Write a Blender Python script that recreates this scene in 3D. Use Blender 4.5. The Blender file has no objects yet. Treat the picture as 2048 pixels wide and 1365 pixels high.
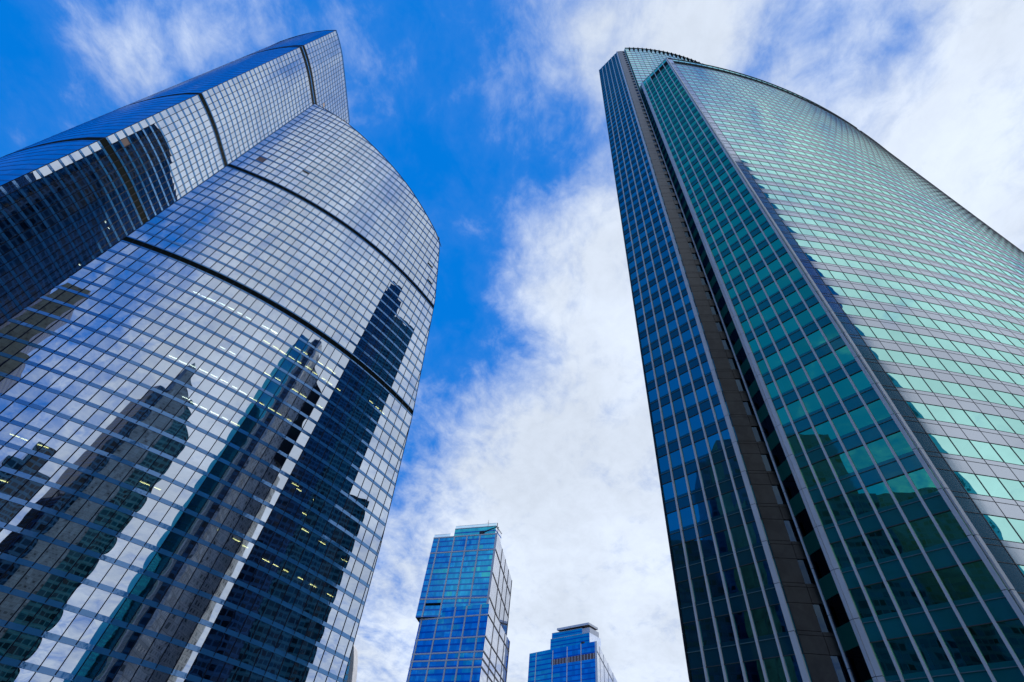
import bpy, math, random
from math import radians, sin, cos, tan, pi, hypot, atan2, sqrt
from mathutils import Vector, Matrix

random.seed(7)
scene = bpy.context.scene
COL = scene.collection

# ------------------------------------------------------------------ camera
EYE = 1.6
FPX = 955.0                      # focal length in photo pixels (2048 wide)
cam_data = bpy.data.cameras.new("camera")
cam_data.sensor_width = 36.0
cam_data.lens = FPX * 36.0 / 2048.0
cam_data.clip_start = 0.1
cam_data.clip_end = 20000.0
cam = bpy.data.objects.new("camera", cam_data)
COL.objects.link(cam)
_up = Vector((0.10067542, -0.65907283, 0.74531031))    # zenith in camera axes (x right, y down, z forward)
_rt = Vector((0.98853352, 0.15100157, 0.0))
_fw = Vector((-0.11254303, 0.73676423, 0.66671774))
ROT = Matrix(((_rt.x, -_rt.y, -_rt.z), (_fw.x, -_fw.y, -_fw.z), (_up.x, -_up.y, -_up.z)))
cam.matrix_world = Matrix.Translation((0, 0, EYE)) @ ROT.to_4x4()
scene.camera = cam
ROT_T = ROT.transposed()


def in_view(p):
    """weight of a point for the size-in-picture ranking (0 when outside the frame)"""
    v = ROT_T @ (Vector(p) - Vector((0, 0, EYE)))
    if v.z > -0.5:
        return 0.0
    x = FPX * v.x / -v.z
    y = FPX * v.y / -v.z
    if abs(x) > 1040 or abs(y) > 700:
        return 0.0
    return 1.0 / (v.z * v.z)


# ------------------------------------------------------------------ world: Nishita sky with clouds
SUN_AZ, SUN_EL = 40.0, 50.0
SKY_STRENGTH = 0.14
world = bpy.data.worlds.new("World")
scene.world = world
world.use_nodes = True
wt = world.node_tree
wt.nodes.clear()


class NT:
    """small helper to write node trees"""
    def __init__(self, tree):
        self.t = tree

    def n(self, kind, **kw):
        nd = self.t.nodes.new(kind)
        for k, v in kw.items():
            setattr(nd, k, v)
        return nd

    def link(self, a, b):
        self.t.links.new(a, b)

    def put(self, sock, v):
        if hasattr(v, "is_linked") or hasattr(v, "links"):
            self.t.links.new(v, sock)
        else:
            sock.default_value = v

    def math(self, op, *ins, clamp=False):
        nd = self.n("ShaderNodeMath", operation=op, use_clamp=clamp)
        for i, v in enumerate(ins):
            self.put(nd.inputs[i], v)
        return nd.outputs[0]

    def vmath(self, op, *ins):
        nd = self.n("ShaderNodeVectorMath", operation=op)
        for i, v in enumerate(ins):
            self.put(nd.inputs[i], v)
        return nd.outputs["Value"] if op in ("DOT_PRODUCT", "LENGTH") else nd.outputs[0]

    def mix(self, fac, a, b, blend="MIX"):
        nd = self.n("ShaderNodeMix", data_type="RGBA", blend_type=blend)
        self.put(nd.inputs["Factor"], fac)
        self.put(nd.inputs["A"], a)
        self.put(nd.inputs["B"], b)
        return nd.outputs["Result"]

    def noise(self, vec, scale, detail=4.0, rough=0.5, dist=0.0):
        nd = self.n("ShaderNodeTexNoise")
        self.put(nd.inputs["Vector"], vec)
        nd.inputs["Scale"].default_value = scale
        nd.inputs["Detail"].default_value = detail
        nd.inputs["Roughness"].default_value = rough
        nd.inputs["Distortion"].default_value = dist
        return nd.outputs[0]

    def ramp(self, v, lo, hi, a=0.0, b=1.0, smooth=True):
        nd = self.n("ShaderNodeMapRange")
        nd.interpolation_type = "SMOOTHSTEP" if smooth else "LINEAR"
        self.put(nd.inputs[0], v)
        nd.inputs[1].default_value = lo
        nd.inputs[2].default_value = hi
        nd.inputs[3].default_value = a
        nd.inputs[4].default_value = b
        return nd.outputs[0]


# broad cloud banks: (direction, sharpness, more or less cloud)
LOBES=[(-0.712,0.192,0.676,260.0,-0.28),
         (-0.624,0.229,0.747,260.0,0.5),
         (-0.531,0.197,0.824,260.0,0.32),
         (-0.421,0.172,0.891,260.0,0.11),
         (-0.7,0.302,0.647,260.0,-0.08),
         (-0.308,0.244,0.92,260.0,0.16),
         (-0.189,0.167,0.968,255.2,-0.11),
         (-0.085,0.306,0.948,236.9,0.08),
         (-0.027,0.195,0.981,260.0,-0.04),
         (0.012,0.362,0.932,260.0,-0.18),
         (-0.106,0.437,0.893,169.4,-0.05),
         (-0.193,0.357,0.914,153.3,-0.32),
         (0.004,0.486,0.874,250.5,-0.01),
         (0.139,0.446,0.884,121.7,0.18),
         (0.166,0.571,0.804,60.4,0.5),
         (0.014,0.598,0.802,135.2,0.04),
         (-0.12,0.609,0.784,148.0,-0.42),
         (-0.074,0.687,0.723,153.9,-0.22),
         (0.084,0.684,0.725,134.3,0.04),
         (0.191,0.692,0.696,64.3,0.06),
         (-0.139,0.792,0.595,167.0,-0.03),
         (-0.131,0.848,0.514,175.4,-0.1),
         (0.017,0.843,0.537,99.9,0.35),
         (0.165,0.82,0.548,45.3,0.34),
         (-0.153,0.902,0.404,93.3,0.04),
         (-0.146,0.939,0.311,99.6,-0.02),
         (0.05,0.939,0.339,56.8,0.25),
         (0.137,0.912,0.386,70.9,0.04),
         (0.27,0.879,0.392,63.2,0.05),
         (0.313,0.906,0.284,49.8,0.33),
         (0.079,0.26,0.963,197.4,-0.04),
         (0.069,0.137,0.988,225.6,0.54),
         (0.229,0.107,0.968,260.0,0.61),
         (0.349,0.12,0.929,260.0,-0.1),
         (0.472,0.094,0.876,260.0,-0.15),
         (0.559,0.05,0.827,260.0,0.24),
         (0.553,0.172,0.815,260.0,0.38),
         (0.658,0.184,0.73,260.0,0.11),
         (-0.347,0.444,0.826,59.0,-0.37),
         (0.202,0.304,0.931,68.3,0.14),
         (0.364,0.266,0.893,82.2,0.17),
         (-0.616,0.414,0.67,70.8,0.18),
         (-0.702,0.452,0.551,91.7,-0.2),
         (0.893,-0.157,0.423,12.0,0.46),
         (0.633,-0.112,0.766,44.1,0.29),
         (0.72,-0.604,0.342,12.0,0.32),
         (0.569,-0.478,0.669,12.0,0.39),
         (0.321,-0.883,0.342,15.4,0.42),
         (0.262,-0.72,0.643,16.0,0.11),
         (0.03,-0.865,0.5,18.3,0.09),
         (-0.235,-0.875,0.423,14.9,-0.28),
         (-0.265,-0.656,0.707,26.2,-0.29),
         (-0.181,-0.498,0.848,42.6,0.33),
         (0.025,-0.707,0.707,27.3,0.29),
         (-0.107,-0.606,0.788,52.6,0.0),
         (-0.568,-0.676,0.469,13.0,0.47),
         (-0.483,-0.837,0.259,14.4,0.37),
         (-0.771,-0.602,0.208,12.0,-0.05),
         (-0.383,-0.321,0.866,16.9,-0.27),
         (-0.853,-0.15,0.5,12.0,-0.36),
         (-0.565,-0.1,0.819,17.9,-0.13),
         (-0.255,-0.045,0.966,29.5,-0.17),
         (-0.853,0.15,0.5,27.4,-0.07),
         (-0.604,0.72,0.342,14.4,-0.18),
         (0.75,0.433,0.5,17.6,0.45),
         (0.557,0.321,0.766,76.4,0.35),
         (0.36,-0.302,0.883,48.6,-0.01),
         (0.397,-0.145,0.906,56.3,0.24),
         (0.211,-0.366,0.906,31.8,0.06),
         (0.0,-0.259,0.966,20.3,0.27),
         (0.0,-0.5,0.866,35.6,0.25),
         (0.383,0.663,0.643,23.9,0.37),
         (-0.557,0.321,0.766,165.2,-0.25),
         (0.485,0.84,0.242,23.4,0.33),
         (0.84,0.485,0.242,12.0,0.24),
         (0.97,-0.171,0.174,12.0,0.09),
         (0.492,-0.853,0.174,12.0,-0.02),
         (0.0,0.985,0.174,41.6,0.36),
         (-0.492,0.853,0.174,13.5,0.48),
         (0.568,0.676,0.469,18.0,0.0),
         (0.273,-0.145,0.951,49.9,-0.08)]


w = NT(wt)
tc = w.n("ShaderNodeTexCoord")
dirv = w.vmath("NORMALIZE", tc.outputs["Generated"])
field = 0.30
for lx, ly, lz, lk, la in LOBES:
    dt = w.vmath("DOT_PRODUCT", dirv, (lx, ly, lz))
    ex = w.math("EXPONENT", w.math("MULTIPLY_ADD", dt, lk, -lk))
    field = w.math("MULTIPLY_ADD", ex, la, field)
sep = w.n("ShaderNodeSeparateXYZ")
w.link(dirv, sep.inputs[0])
den = w.math("ADD", w.math("MAXIMUM", sep.outputs[2], 0.0), 0.22)
cmb = w.n("ShaderNodeCombineXYZ")
w.link(w.math("DIVIDE", sep.outputs[0], den), cmb.inputs[0])
w.link(w.math("DIVIDE", sep.outputs[1], den), cmb.inputs[1])
mapn = w.n("ShaderNodeMapping")
w.link(cmb.outputs[0], mapn.inputs[0])
mapn.inputs["Rotation"].default_value = (0, 0, radians(-28))
mapn.inputs["Scale"].default_value = (1.0, 0.80, 1.0)
plane = mapn.outputs[0]
n1 = w.noise(plane, 7.5, 10.0, 0.60, 0.45)
n2 = w.noise(plane, 24.0, 8.0, 0.66, 0.30)
n3 = w.noise(plane, 2.2, 5.0, 0.5, 0.3)
tex = w.math("ADD", w.math("MULTIPLY_ADD", n1, 1.25, -0.625), w.math("MULTIPLY_ADD", n2, 0.56, -0.28))
cover = w.math("ADD", field, tex)
cover = w.math("MULTIPLY_ADD", w.ramp(cover, -0.25, 0.5), 0.06, w.ramp(cover, 0.10, 1.04, 0.0, 0.95))
sky = w.n("ShaderNodeTexSky", sky_type="NISHITA")
sky.sun_disc = False
sky.sun_elevation = radians(SUN_EL)
sky.sun_rotation = radians(SUN_AZ)
sky.altitude = 0
sky.air_density = 1.0
sky.dust_density = 0.4
sky.ozone_density = 2.0
blue = w.mix(1.0, sky.outputs[0], (0.012, 1.14, 2.25, 1), "MULTIPLY")
blue = w.mix(1.0, blue, (0.001 / SKY_STRENGTH, 0.195 / SKY_STRENGTH, 0.74 / SKY_STRENGTH, 1), "DARKEN")
shade = w.ramp(n3, 0.35, 0.68, 0.90, 1.08)
grain = w.math("MULTIPLY", shade, w.ramp(n2, 0.3, 0.7, 0.96, 1.03))
cl = w.n("ShaderNodeVectorMath", operation="SCALE")
cl.inputs[0].default_value = (0.755 / SKY_STRENGTH, 0.845 / SKY_STRENGTH, 0.99 / SKY_STRENGTH)
w.link(grain, cl.inputs["Scale"])
skycol = w.mix(cover, blue, cl.outputs[0])
bg = w.n("ShaderNodeBackground")
w.link(skycol, bg.inputs["Color"])
bg.inputs["Strength"].default_value = SKY_STRENGTH
wo = w.n("ShaderNodeOutputWorld")
w.link(bg.outputs[0], wo.inputs["Surface"])

# ------------------------------------------------------------------ sun
sd = bpy.data.lights.new("sun", "SUN")
sd.energy = 2.6
sd.angle = radians(0.5)
sd.color = (1.0, 0.95, 0.88)
so = bpy.data.objects.new("sun", sd)
COL.objects.link(so)
sv = Vector((sin(radians(SUN_AZ)) * cos(radians(SUN_EL)), cos(radians(SUN_AZ)) * cos(radians(SUN_EL)), sin(radians(SUN_EL))))
so.rotation_euler = sv.to_track_quat("Z", "Y").to_euler()
so.location = sv * 50

# ------------------------------------------------------------------ exposure
scene.view_settings.view_transform = "Standard"
scene.view_settings.look = "None"
scene.view_settings.exposure = 0.0
scene.view_settings.gamma = 1.0
scene.view_settings.use_curve_mapping = False
scene.render.engine = "CYCLES"
scene.cycles.max_bounces = 10
scene.cycles.glossy_bounces = 6
scene.cycles.transparent_max_bounces = 8
scene.cycles.diffuse_bounces = 2
scene.cycles.use_denoising = True
scene.cycles.sample_clamp_indirect = 6.0

# ------------------------------------------------------------------ materials
MATS = {}


def material(name):
    m = bpy.data.materials.new(name)
    m.use_nodes = True
    m.node_tree.nodes.clear()
    MATS[name] = m
    return m, NT(m.node_tree)


def out(t, shader):
    o = t.n("ShaderNodeOutputMaterial")
    t.link(shader, o.inputs["Surface"])


def glass(name, tint, through, R, pillow=0.004, wave=0.003, var=0.10, fres=0.35, wscale=0.55, rough=0.0):
    """coated window glass: part mirror, part see-through, each pane a little bowed and a little different"""
    m, t = material(name)
    uv = t.n("ShaderNodeUVMap")
    uv.uv_map = "pane"
    s = t.n("ShaderNodeSeparateXYZ")
    t.link(uv.outputs[0], s.inputs[0])
    u, v = s.outputs[0], s.outputs[1]
    pu = t.math("MULTIPLY", u, t.math("SUBTRACT", 1.0, u))
    pv = t.math("MULTIPLY", v, t.math("SUBTRACT", 1.0, v))
    at = t.n("ShaderNodeAttribute", attribute_name="rnd")
    rnd = at.outputs["Fac"]
    sign = t.math("MULTIPLY_ADD", rnd, 1.6, -0.3)
    hgt = t.math("MULTIPLY", t.math("MULTIPLY", pu, pv), t.math("MULTIPLY", sign, pillow * 16.0))
    tcn = t.n("ShaderNodeTexCoord")
    nz = t.noise(tcn.outputs["Object"], wscale, 1.0, 0.5)
    hgt = t.math("MULTIPLY_ADD", nz, wave, hgt)
    bp = t.n("ShaderNodeBump")
    bp.inputs["Strength"].default_value = 1.0
    bp.inputs["Distance"].default_value = 1.0
    t.link(hgt, bp.inputs["Height"])
    k = t.math("MULTIPLY_ADD", rnd, 2 * var, 1.0 - var)
    sc = t.n("ShaderNodeVectorMath", operation="SCALE")
    sc.inputs[0].default_value = tint[:3]
    t.link(k, sc.inputs["Scale"])
    gl = t.n("ShaderNodeBsdfGlossy")
    gl.inputs["Roughness"].default_value = rough
    t.link(sc.outputs[0], gl.inputs["Color"])
    t.link(bp.outputs[0], gl.inputs["Normal"])
    tr = t.n("ShaderNodeBsdfTransparent")
    tr.inputs["Color"].default_value = (*through, 1)
    fr = t.n("ShaderNodeFresnel")
    fr.inputs["IOR"].default_value = 1.6
    fac = t.math("MULTIPLY_ADD", fr.outputs[0], fres, R, clamp=True)
    ms = t.n("ShaderNodeMixShader")
    t.link(fac, ms.inputs[0])
    t.link(tr.outputs[0], ms.inputs[1])
    t.link(gl.outputs[0], ms.inputs[2])
    out(t, ms.outputs[0])
    return m


def solid(name, col, rough=0.5, metal=0.0, coat=0.0, noise=0.0, nscale=0.4, bump=0.0, spec=0.5, emis=None):
    m, t = material(name)
    b = t.n("ShaderNodeBsdfPrincipled")
    b.inputs["Base Color"].default_value = (*col, 1)
    b.inputs["Roughness"].default_value = rough
    b.inputs["Metallic"].default_value = metal
    b.inputs["Specular IOR Level"].default_value = spec
    b.inputs["Coat Weight"].default_value = coat
    b.inputs["Coat Roughness"].default_value = 0.03
    if noise or bump:
        tcn = t.n("ShaderNodeTexCoord")
        nz = t.noise(tcn.outputs["Object"], nscale, 6.0, 0.6, 0.4)
        if noise:
            f = t.ramp(nz, 0.3, 0.7, 1.0 - noise, 1.0 + noise)
            sc = t.n("ShaderNodeVectorMath", operation="SCALE")
            sc.inputs[0].default_value = col
            t.link(f, sc.inputs["Scale"])
            t.link(sc.outputs[0], b.inputs["Base Color"])
        if bump:
            bp = t.n("ShaderNodeBump")
            bp.inputs["Distance"].default_value = bump
            t.link(nz, bp.inputs["Height"])
            t.link(bp.outputs[0], b.inputs["Normal"])
    if emis:
        b.inputs["Emission Color"].default_value = (*emis[0], 1)
        b.inputs["Emission Strength"].default_value = emis[1]
    out(t, b.outputs[0])
    return m


def panel_mirror(name, tint, base, R, wave=0.003, wscale=0.6, rough=0.03, var=0.08):
    """opaque glazed spandrel panel: a coloured back behind glossy glass"""
    m, t = material(name)
    tcn = t.n("ShaderNodeTexCoord")
    nz = t.noise(tcn.outputs["Object"], wscale, 3.0, 0.5)
    bp = t.n("ShaderNodeBump")
    bp.inputs["Distance"].default_value = wave
    t.link(nz, bp.inputs["Height"])
    gl = t.n("ShaderNodeBsdfGlossy")
    gl.inputs["Roughness"].default_value = rough
    gl.inputs["Color"].default_value = (*tint, 1)
    t.link(bp.outputs[0], gl.inputs["Normal"])
    at = t.n("ShaderNodeAttribute", attribute_name="rnd")
    k = t.math("MULTIPLY_ADD", at.outputs["Fac"], 2 * var, 1 - var)
    sc = t.n("ShaderNodeVectorMath", operation="SCALE")
    sc.inputs[0].default_value = base
    t.link(k, sc.inputs["Scale"])
    df = t.n("ShaderNodeBsdfDiffuse")
    t.link(sc.outputs[0], df.inputs["Color"])
    fr = t.n("ShaderNodeFresnel")
    fr.inputs["IOR"].default_value = 1.5
    fac = t.math("MULTIPLY_ADD", fr.outputs[0], 0.5, R, clamp=True)
    ms = t.n("ShaderNodeMixShader")
    t.link(fac, ms.inputs[0])
    t.link(df.outputs[0], ms.inputs[1])
    t.link(gl.outputs[0], ms.inputs[2])
    out(t, ms.outputs[0])
    return m


def facade_texture(name, panel, joint, win, cell=(2.4, 3.6), winfrac=(0.7, 0.55), rough=0.35, winrough=0.05, var=0.25):
    """wall of panels and windows in metres (uv 'wall': along the wall, height)"""
    m, t = material(name)
    uv = t.n("ShaderNodeUVMap")
    uv.uv_map = "wall"
    s = t.n("ShaderNodeSeparateXYZ")
    t.link(uv.outputs[0], s.inputs[0])
    cu = t.math("DIVIDE", s.outputs[0], cell[0])
    cv = t.math("DIVIDE", s.outputs[1], cell[1])
    fu, fv = t.math("FRACT", cu), t.math("FRACT", cv)
    iu, iv = t.math("FLOOR", cu), t.math("FLOOR", cv)
    wu = t.math("LESS_THAN", t.math("ABSOLUTE", t.math("SUBTRACT", fu, 0.5)), winfrac[0] / 2)
    wv = t.math("LESS_THAN", t.math("ABSOLUTE", t.math("SUBTRACT", fv, 0.5)), winfrac[1] / 2)
    iswin = t.math("MULTIPLY", wu, wv)
    ju = t.math("GREATER_THAN", t.math("ABSOLUTE", t.math("SUBTRACT", fu, 0.5)), 0.485)
    jv = t.math("GREATER_THAN", t.math("ABSOLUTE", t.math("SUBTRACT", fv, 0.5)), 0.485)
    isj = t.math("MAXIMUM", ju, jv)
    cc = t.n("ShaderNodeCombineXYZ")
    t.link(iu, cc.inputs[0])
    t.link(iv, cc.inputs[1])
    wn = t.n("ShaderNodeTexWhiteNoise", noise_dimensions="2D")
    t.link(cc.outputs[0], wn.inputs["Vector"])
    k = t.math("MULTIPLY_ADD", wn.outputs["Value"], 2 * var, 1 - var)
    sc = t.n("ShaderNodeVectorMath", operation="SCALE")
    sc.inputs[0].default_value = panel
    t.link(k, sc.inputs["Scale"])
    sw = t.n("ShaderNodeVectorMath", operation="SCALE")
    sw.inputs[0].default_value = win
    t.link(t.math("MULTIPLY_ADD", wn.outputs["Value"], 1.6, 0.2), sw.inputs["Scale"])
    c = t.mix(isj, sc.outputs[0], (*joint, 1))
    c = t.mix(iswin, c, sw.outputs[0])
    b = t.n("ShaderNodeBsdfPrincipled")
    t.link(c, b.inputs["Base Color"])
    t.link(t.math("MULTIPLY_ADD", iswin, winrough - rough, rough), b.inputs["Roughness"])
    out(t, b.outputs[0])
    return m


# left towers: lavender mirror glass, blue sloped spandrels
glass("silver_glass", (0.71, 0.77, 0.85), (0.45, 0.60, 0.62), 0.74, pillow=0.0065, wave=0.008, var=0.06, wscale=0.22)
glass("grazing_glass", (0.50, 0.60, 0.80), (0.30, 0.50, 0.60), 0.74, pillow=0.002, wave=0.002, var=0.05)
panel_mirror("blue_spandrel", (0.34, 0.56, 0.90), (0.035, 0.19, 0.42), 0.26, wave=0.012, wscale=1.2, rough=0.06)
solid("dark_mullion", (0.007, 0.014, 0.032), 0.6, spec=0.1)
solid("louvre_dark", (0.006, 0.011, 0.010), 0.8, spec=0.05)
solid("louvre_frame", (0.12, 0.115, 0.10), 0.8, spec=0.1)
solid("brown_panel", (0.16, 0.10, 0.085), 0.5)
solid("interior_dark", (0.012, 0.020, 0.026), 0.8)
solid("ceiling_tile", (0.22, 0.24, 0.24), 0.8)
solid("lamp_yellow", (0.9, 0.8, 0.4), 0.5, emis=((1.0, 0.80, 0.30), 7.5))
solid("lamp_white", (0.9, 0.9, 0.85), 0.5, emis=((1.0, 0.94, 0.78), 7.0))
# right tower
glass("navy_glass", (0.10, 0.50, 0.52), (0.10, 0.30, 0.60), 0.58, pillow=0.002, wave=0.004, var=0.14)
glass("teal_glass", (0.16, 0.92, 0.44), (0.12, 0.36, 0.62), 0.52, pillow=0.002, wave=0.004, var=0.14)
glass("mint_glass", (0.52, 0.91, 0.77), (0.25, 0.55, 0.50), 0.82, pillow=0.0025, wave=0.006, var=0.06)
panel_mirror("navy_spandrel", (0.22, 0.50, 0.55), (0.004, 0.070, 0.095), 0.15)
panel_mirror("teal_spandrel", (0.20, 0.60, 0.50), (0.008, 0.20, 0.19), 0.18)
panel_mirror("teal_mirror", (0.03, 0.28, 0.42), (0.006, 0.08, 0.13), 0.80, wave=0.02, wscale=0.3)
panel_mirror("grey_spandrel", (0.65, 0.67, 0.70), (0.18, 0.23, 0.26), 0.70, rough=0.08)
panel_mirror("green_spandrel", (0.15, 0.35, 0.30), (0.006, 0.105, 0.075), 0.12)
glass("black_glass", (0.16, 0.24, 0.32), (0.10, 0.2, 0.25), 0.22, pillow=0.002, wave=0.004, var=0.2)
solid("pale_metal", (0.82, 0.80, 0.77), 0.40, metal=0.0, noise=0.06, nscale=0.3)
solid("grey_metal", (0.22, 0.25, 0.31), 0.4, metal=0.4)
solid("thin_frame", (0.07, 0.075, 0.075), 0.45)
solid("light_line", (0.10, 0.20, 0.21), 0.4)
solid("brown_stone", (0.022, 0.023, 0.020), 0.30, noise=0.6, nscale=0.9, coat=0.10, spec=0.3)
solid("blind_cloth", (0.16, 0.40, 0.42), 0.9)
solid("curtain_cloth", (0.05, 0.45, 0.52), 0.9)
# middle towers
glass("cobalt_glass", (0.05, 0.50, 0.80), (0.03, 0.25, 0.5), 0.72, pillow=0.002, wave=0.003, var=0.16)  # deep blue of the mirrored sky is put into this front-face tint
glass("cyan_glass", (0.08, 0.68, 0.72), (0.05, 0.4, 0.5), 0.72, pillow=0.002, wave=0.003, var=0.12)
glass("bright_sky_glass", (0.93, 0.93, 0.96), (0.4, 0.5, 0.6), 0.90, pillow=0.001, wave=0.002, var=0.04)  # right-hand sides: brightness of the mirrored sky is put into this pale tint
panel_mirror("cobalt_spandrel", (0.08, 0.30, 0.75), (0.002, 0.05, 0.22), 0.45)
solid("pale_stone", (0.72, 0.72, 0.74), 0.5, noise=0.08)
solid("dark_steel", (0.03, 0.025, 0.03), 0.5)
solid("roof_grey", (0.20, 0.20, 0.21), 0.85, noise=0.1)
glass("parapet_glass", (0.62, 0.85, 0.92), (0.75, 0.92, 0.96), 0.45, pillow=0.0, wave=0.001, var=0.03)
# towers met only as mirror images
facade_texture("navy_facade", (0.016, 0.085, 0.18), (0.03, 0.10, 0.16), (0.004, 0.022, 0.05), (3.2, 3.9), (0.8, 0.62), 0.2)
facade_texture("beige_facade", (0.17, 0.25, 0.29), (0.08, 0.09, 0.10), (0.11, 0.17, 0.20), (2.6, 3.4), (0.5, 0.3), 0.7, 0.6)
facade_texture("teal_facade", (0.03, 0.17, 0.20), (0.10, 0.19, 0.20), (0.004, 0.05, 0.07), (3.0, 3.8), (0.82, 0.6), 0.2)
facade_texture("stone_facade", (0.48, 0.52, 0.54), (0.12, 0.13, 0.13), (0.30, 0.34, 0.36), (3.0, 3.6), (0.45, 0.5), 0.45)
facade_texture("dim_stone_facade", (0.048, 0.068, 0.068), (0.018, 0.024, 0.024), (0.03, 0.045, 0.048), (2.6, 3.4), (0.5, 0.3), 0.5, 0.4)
facade_texture("bright_teal_facade", (0.02, 0.40, 0.46), (0.02, 0.20, 0.24), (0.01, 0.32, 0.38), (3.0, 3.8), (0.82, 0.6), 0.3, 0.2, 0.06)
facade_texture("steel_blue_facade", (0.010, 0.20, 0.30), (0.015, 0.22, 0.32), (0.006, 0.13, 0.21), (3.2, 3.9), (0.8, 0.62), 0.75, 0.55, 0.12)
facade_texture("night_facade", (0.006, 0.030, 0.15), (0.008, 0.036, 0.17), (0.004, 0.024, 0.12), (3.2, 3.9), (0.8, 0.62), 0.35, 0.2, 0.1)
solid("paving", (0.16, 0.16, 0.155), 0.85, noise=0.15, nscale=0.5)


# ------------------------------------------------------------------ mesh building
class MB:
    """collects polygons for ONE mesh"""
    __slots__ = ("v", "f", "m", "uv", "r", "score", "wall")

    def __init__(self):
        self.v, self.f, self.m, self.uv, self.r, self.score, self.wall = [], [], [], [], [], 0.0, False

    def poly(self, pts, mat, uvs=None, rnd=None):
        b = len(self.v)
        self.v.extend([tuple(p) for p in pts])
        self.f.append(tuple(range(b, b + len(pts))))
        self.m.append(mat)
        self.uv.append(uvs if uvs else [(0.5, 0.5)] * len(pts))
        self.r.append(random.random() if rnd is None else rnd)

    def prism(self, ring, z0, z1, mat, cap=None, bottom=False, u0=0.0):
        """vertical walls round a closed plan (counter-clockwise) with a flat top"""
        n = len(ring)
        u = u0
        for i in range(n):
            a, b = ring[i], ring[(i + 1) % n]
            L = hypot(b[0] - a[0], b[1] - a[1])
            za = z1[i] if isinstance(z1, (list, tuple)) else z1
            zb = z1[(i + 1) % n] if isinstance(z1, (list, tuple)) else z1
            self.poly([(a[0], a[1], z0), (b[0], b[1], z0), (b[0], b[1], zb), (a[0], a[1], za)], mat,
                      [(u, z0), (u + L, z0), (u + L, zb), (u, za)])
            u += L
        if cap:
            zz = z1 if isinstance(z1, (list, tuple)) else [z1] * n
            self.poly([(p[0], p[1], zz[i]) for i, p in enumerate(ring)], cap)
        if bottom:
            self.poly([(p[0], p[1], z0) for p in reversed(ring)], cap or mat)

    def box(self, c, ax, ay, az, mat):
        """box from a centre and three half-axis vectors"""
        c, ax, ay, az = Vector(c), Vector(ax), Vector(ay), Vector(az)
        P = lambda i, j, k: c + ax * i + ay * j + az * k
        for q in (((-1, -1, -1), (-1, 1, -1), (1, 1, -1), (1, -1, -1)), ((-1, -1, 1), (1, -1, 1), (1, 1, 1), (-1, 1, 1)),
                  ((-1, -1, -1), (1, -1, -1), (1, -1, 1), (-1, -1, 1)), ((1, 1, -1), (-1, 1, -1), (-1, 1, 1), (1, 1, 1)),
                  ((1, -1, -1), (1, 1, -1), (1, 1, 1), (1, -1, 1)), ((-1, 1, -1), (-1, -1, -1), (-1, -1, 1), (-1, 1, 1))):
            self.poly([P(*k) for k in q], mat)

    def bar(self, a, b, r, mat, n=6):
        a, b = Vector(a), Vector(b)
        d = (b - a).normalized()
        s = d.orthogonal().normalized()
        t = d.cross(s)
        ring = [s * (cos(2 * pi * i / n) * r) + t * (sin(2 * pi * i / n) * r) for i in range(n)]
        for i in range(n):
            j = (i + 1) % n
            self.poly([a + ring[i], a + ring[j], b + ring[j], b + ring[i]], mat)
        self.poly([a + k for k in reversed(ring)], mat)
        self.poly([b + k for k in ring], mat)

    def add(self, o):
        b = len(self.v)
        self.v.extend(o.v)
        self.f.extend([tuple(i + b for i in q) for q in o.f])
        self.m.extend(o.m)
        self.uv.extend(o.uv)
        self.r.extend(o.r)
        self.wall = self.wall or o.wall

    def build(self, name, parent=None):
        me = bpy.data.meshes.new(name)
        org = Vector((0, 0, 0))
        if parent is not None:
            org = parent.matrix_world.translation if parent.parent is None else parent.parent.location
        me.from_pydata([(x - org[0], y - org[1], z - org[2]) for x, y, z in self.v], [], self.f)
        names = []
        for q in self.m:
            if q not in names:
                names.append(q)
        for q in names:
            me.materials.append(MATS[q])
        ix = {q: i for i, q in enumerate(names)}
        me.polygons.foreach_set("material_index", [ix[q] for q in self.m])
        ul = me.uv_layers.new(name="wall" if self.wall else "pane")
        flat = []
        for q in self.uv:
            for p in q:
                flat.extend(p)
        ul.data.foreach_set("uv", flat)
        at = me.attributes.new("rnd", "FLOAT", "FACE")
        at.data.foreach_set("value", self.r)
        me.update()
        o = bpy.data.objects.new(name, me)
        COL.objects.link(o)
        if parent is not None:
            o.parent = parent
        return o


class Thing:
    """a top-level Empty with its parts; past 100 of one part the smallest ones go into one mesh"""
    def __init__(self, name, label, cat, loc, group=None):
        self.e = bpy.data.objects.new(name, None)
        COL.objects.link(self.e)
        self.e.location = loc
        self.e.matrix_world = Matrix.Translation(loc)
        self.e["label"], self.e["category"] = label, cat
        if group:
            self.e["group"] = group
        self.parts = {}

    def part(self, name, mb, label=None):
        if not mb.f:
            return
        if not mb.score:
            s = 0.0
            for q in mb.f[:400]:
                p = [Vector(mb.v[i]) for i in q]
                c = sum(p, Vector()) / len(p)
                wgt = in_view(c)
                if wgt:
                    nrm = (p[1] - p[0]).cross(p[2] - p[0])
                    s += abs(nrm.dot((c - Vector((0, 0, EYE))).normalized())) * wgt
            mb.score = s + 1e-12
        self.parts.setdefault(name, []).append((mb, label))

    def flush(self):
        for name, lst in self.parts.items():
            lst = sorted(lst, key=lambda q: -q[0].score)
            top, rest = (lst, []) if len(lst) <= 100 else (lst[:100], lst[100:])
            for mb, label in top:
                o = mb.build(name, self.e)
                if label:
                    o["label"] = label
            if rest:
                m = MB()
                for mb, _ in rest:
                    m.add(mb)
                o = m.build(name, self.e)
                o["kind"] = "stuff"


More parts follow.
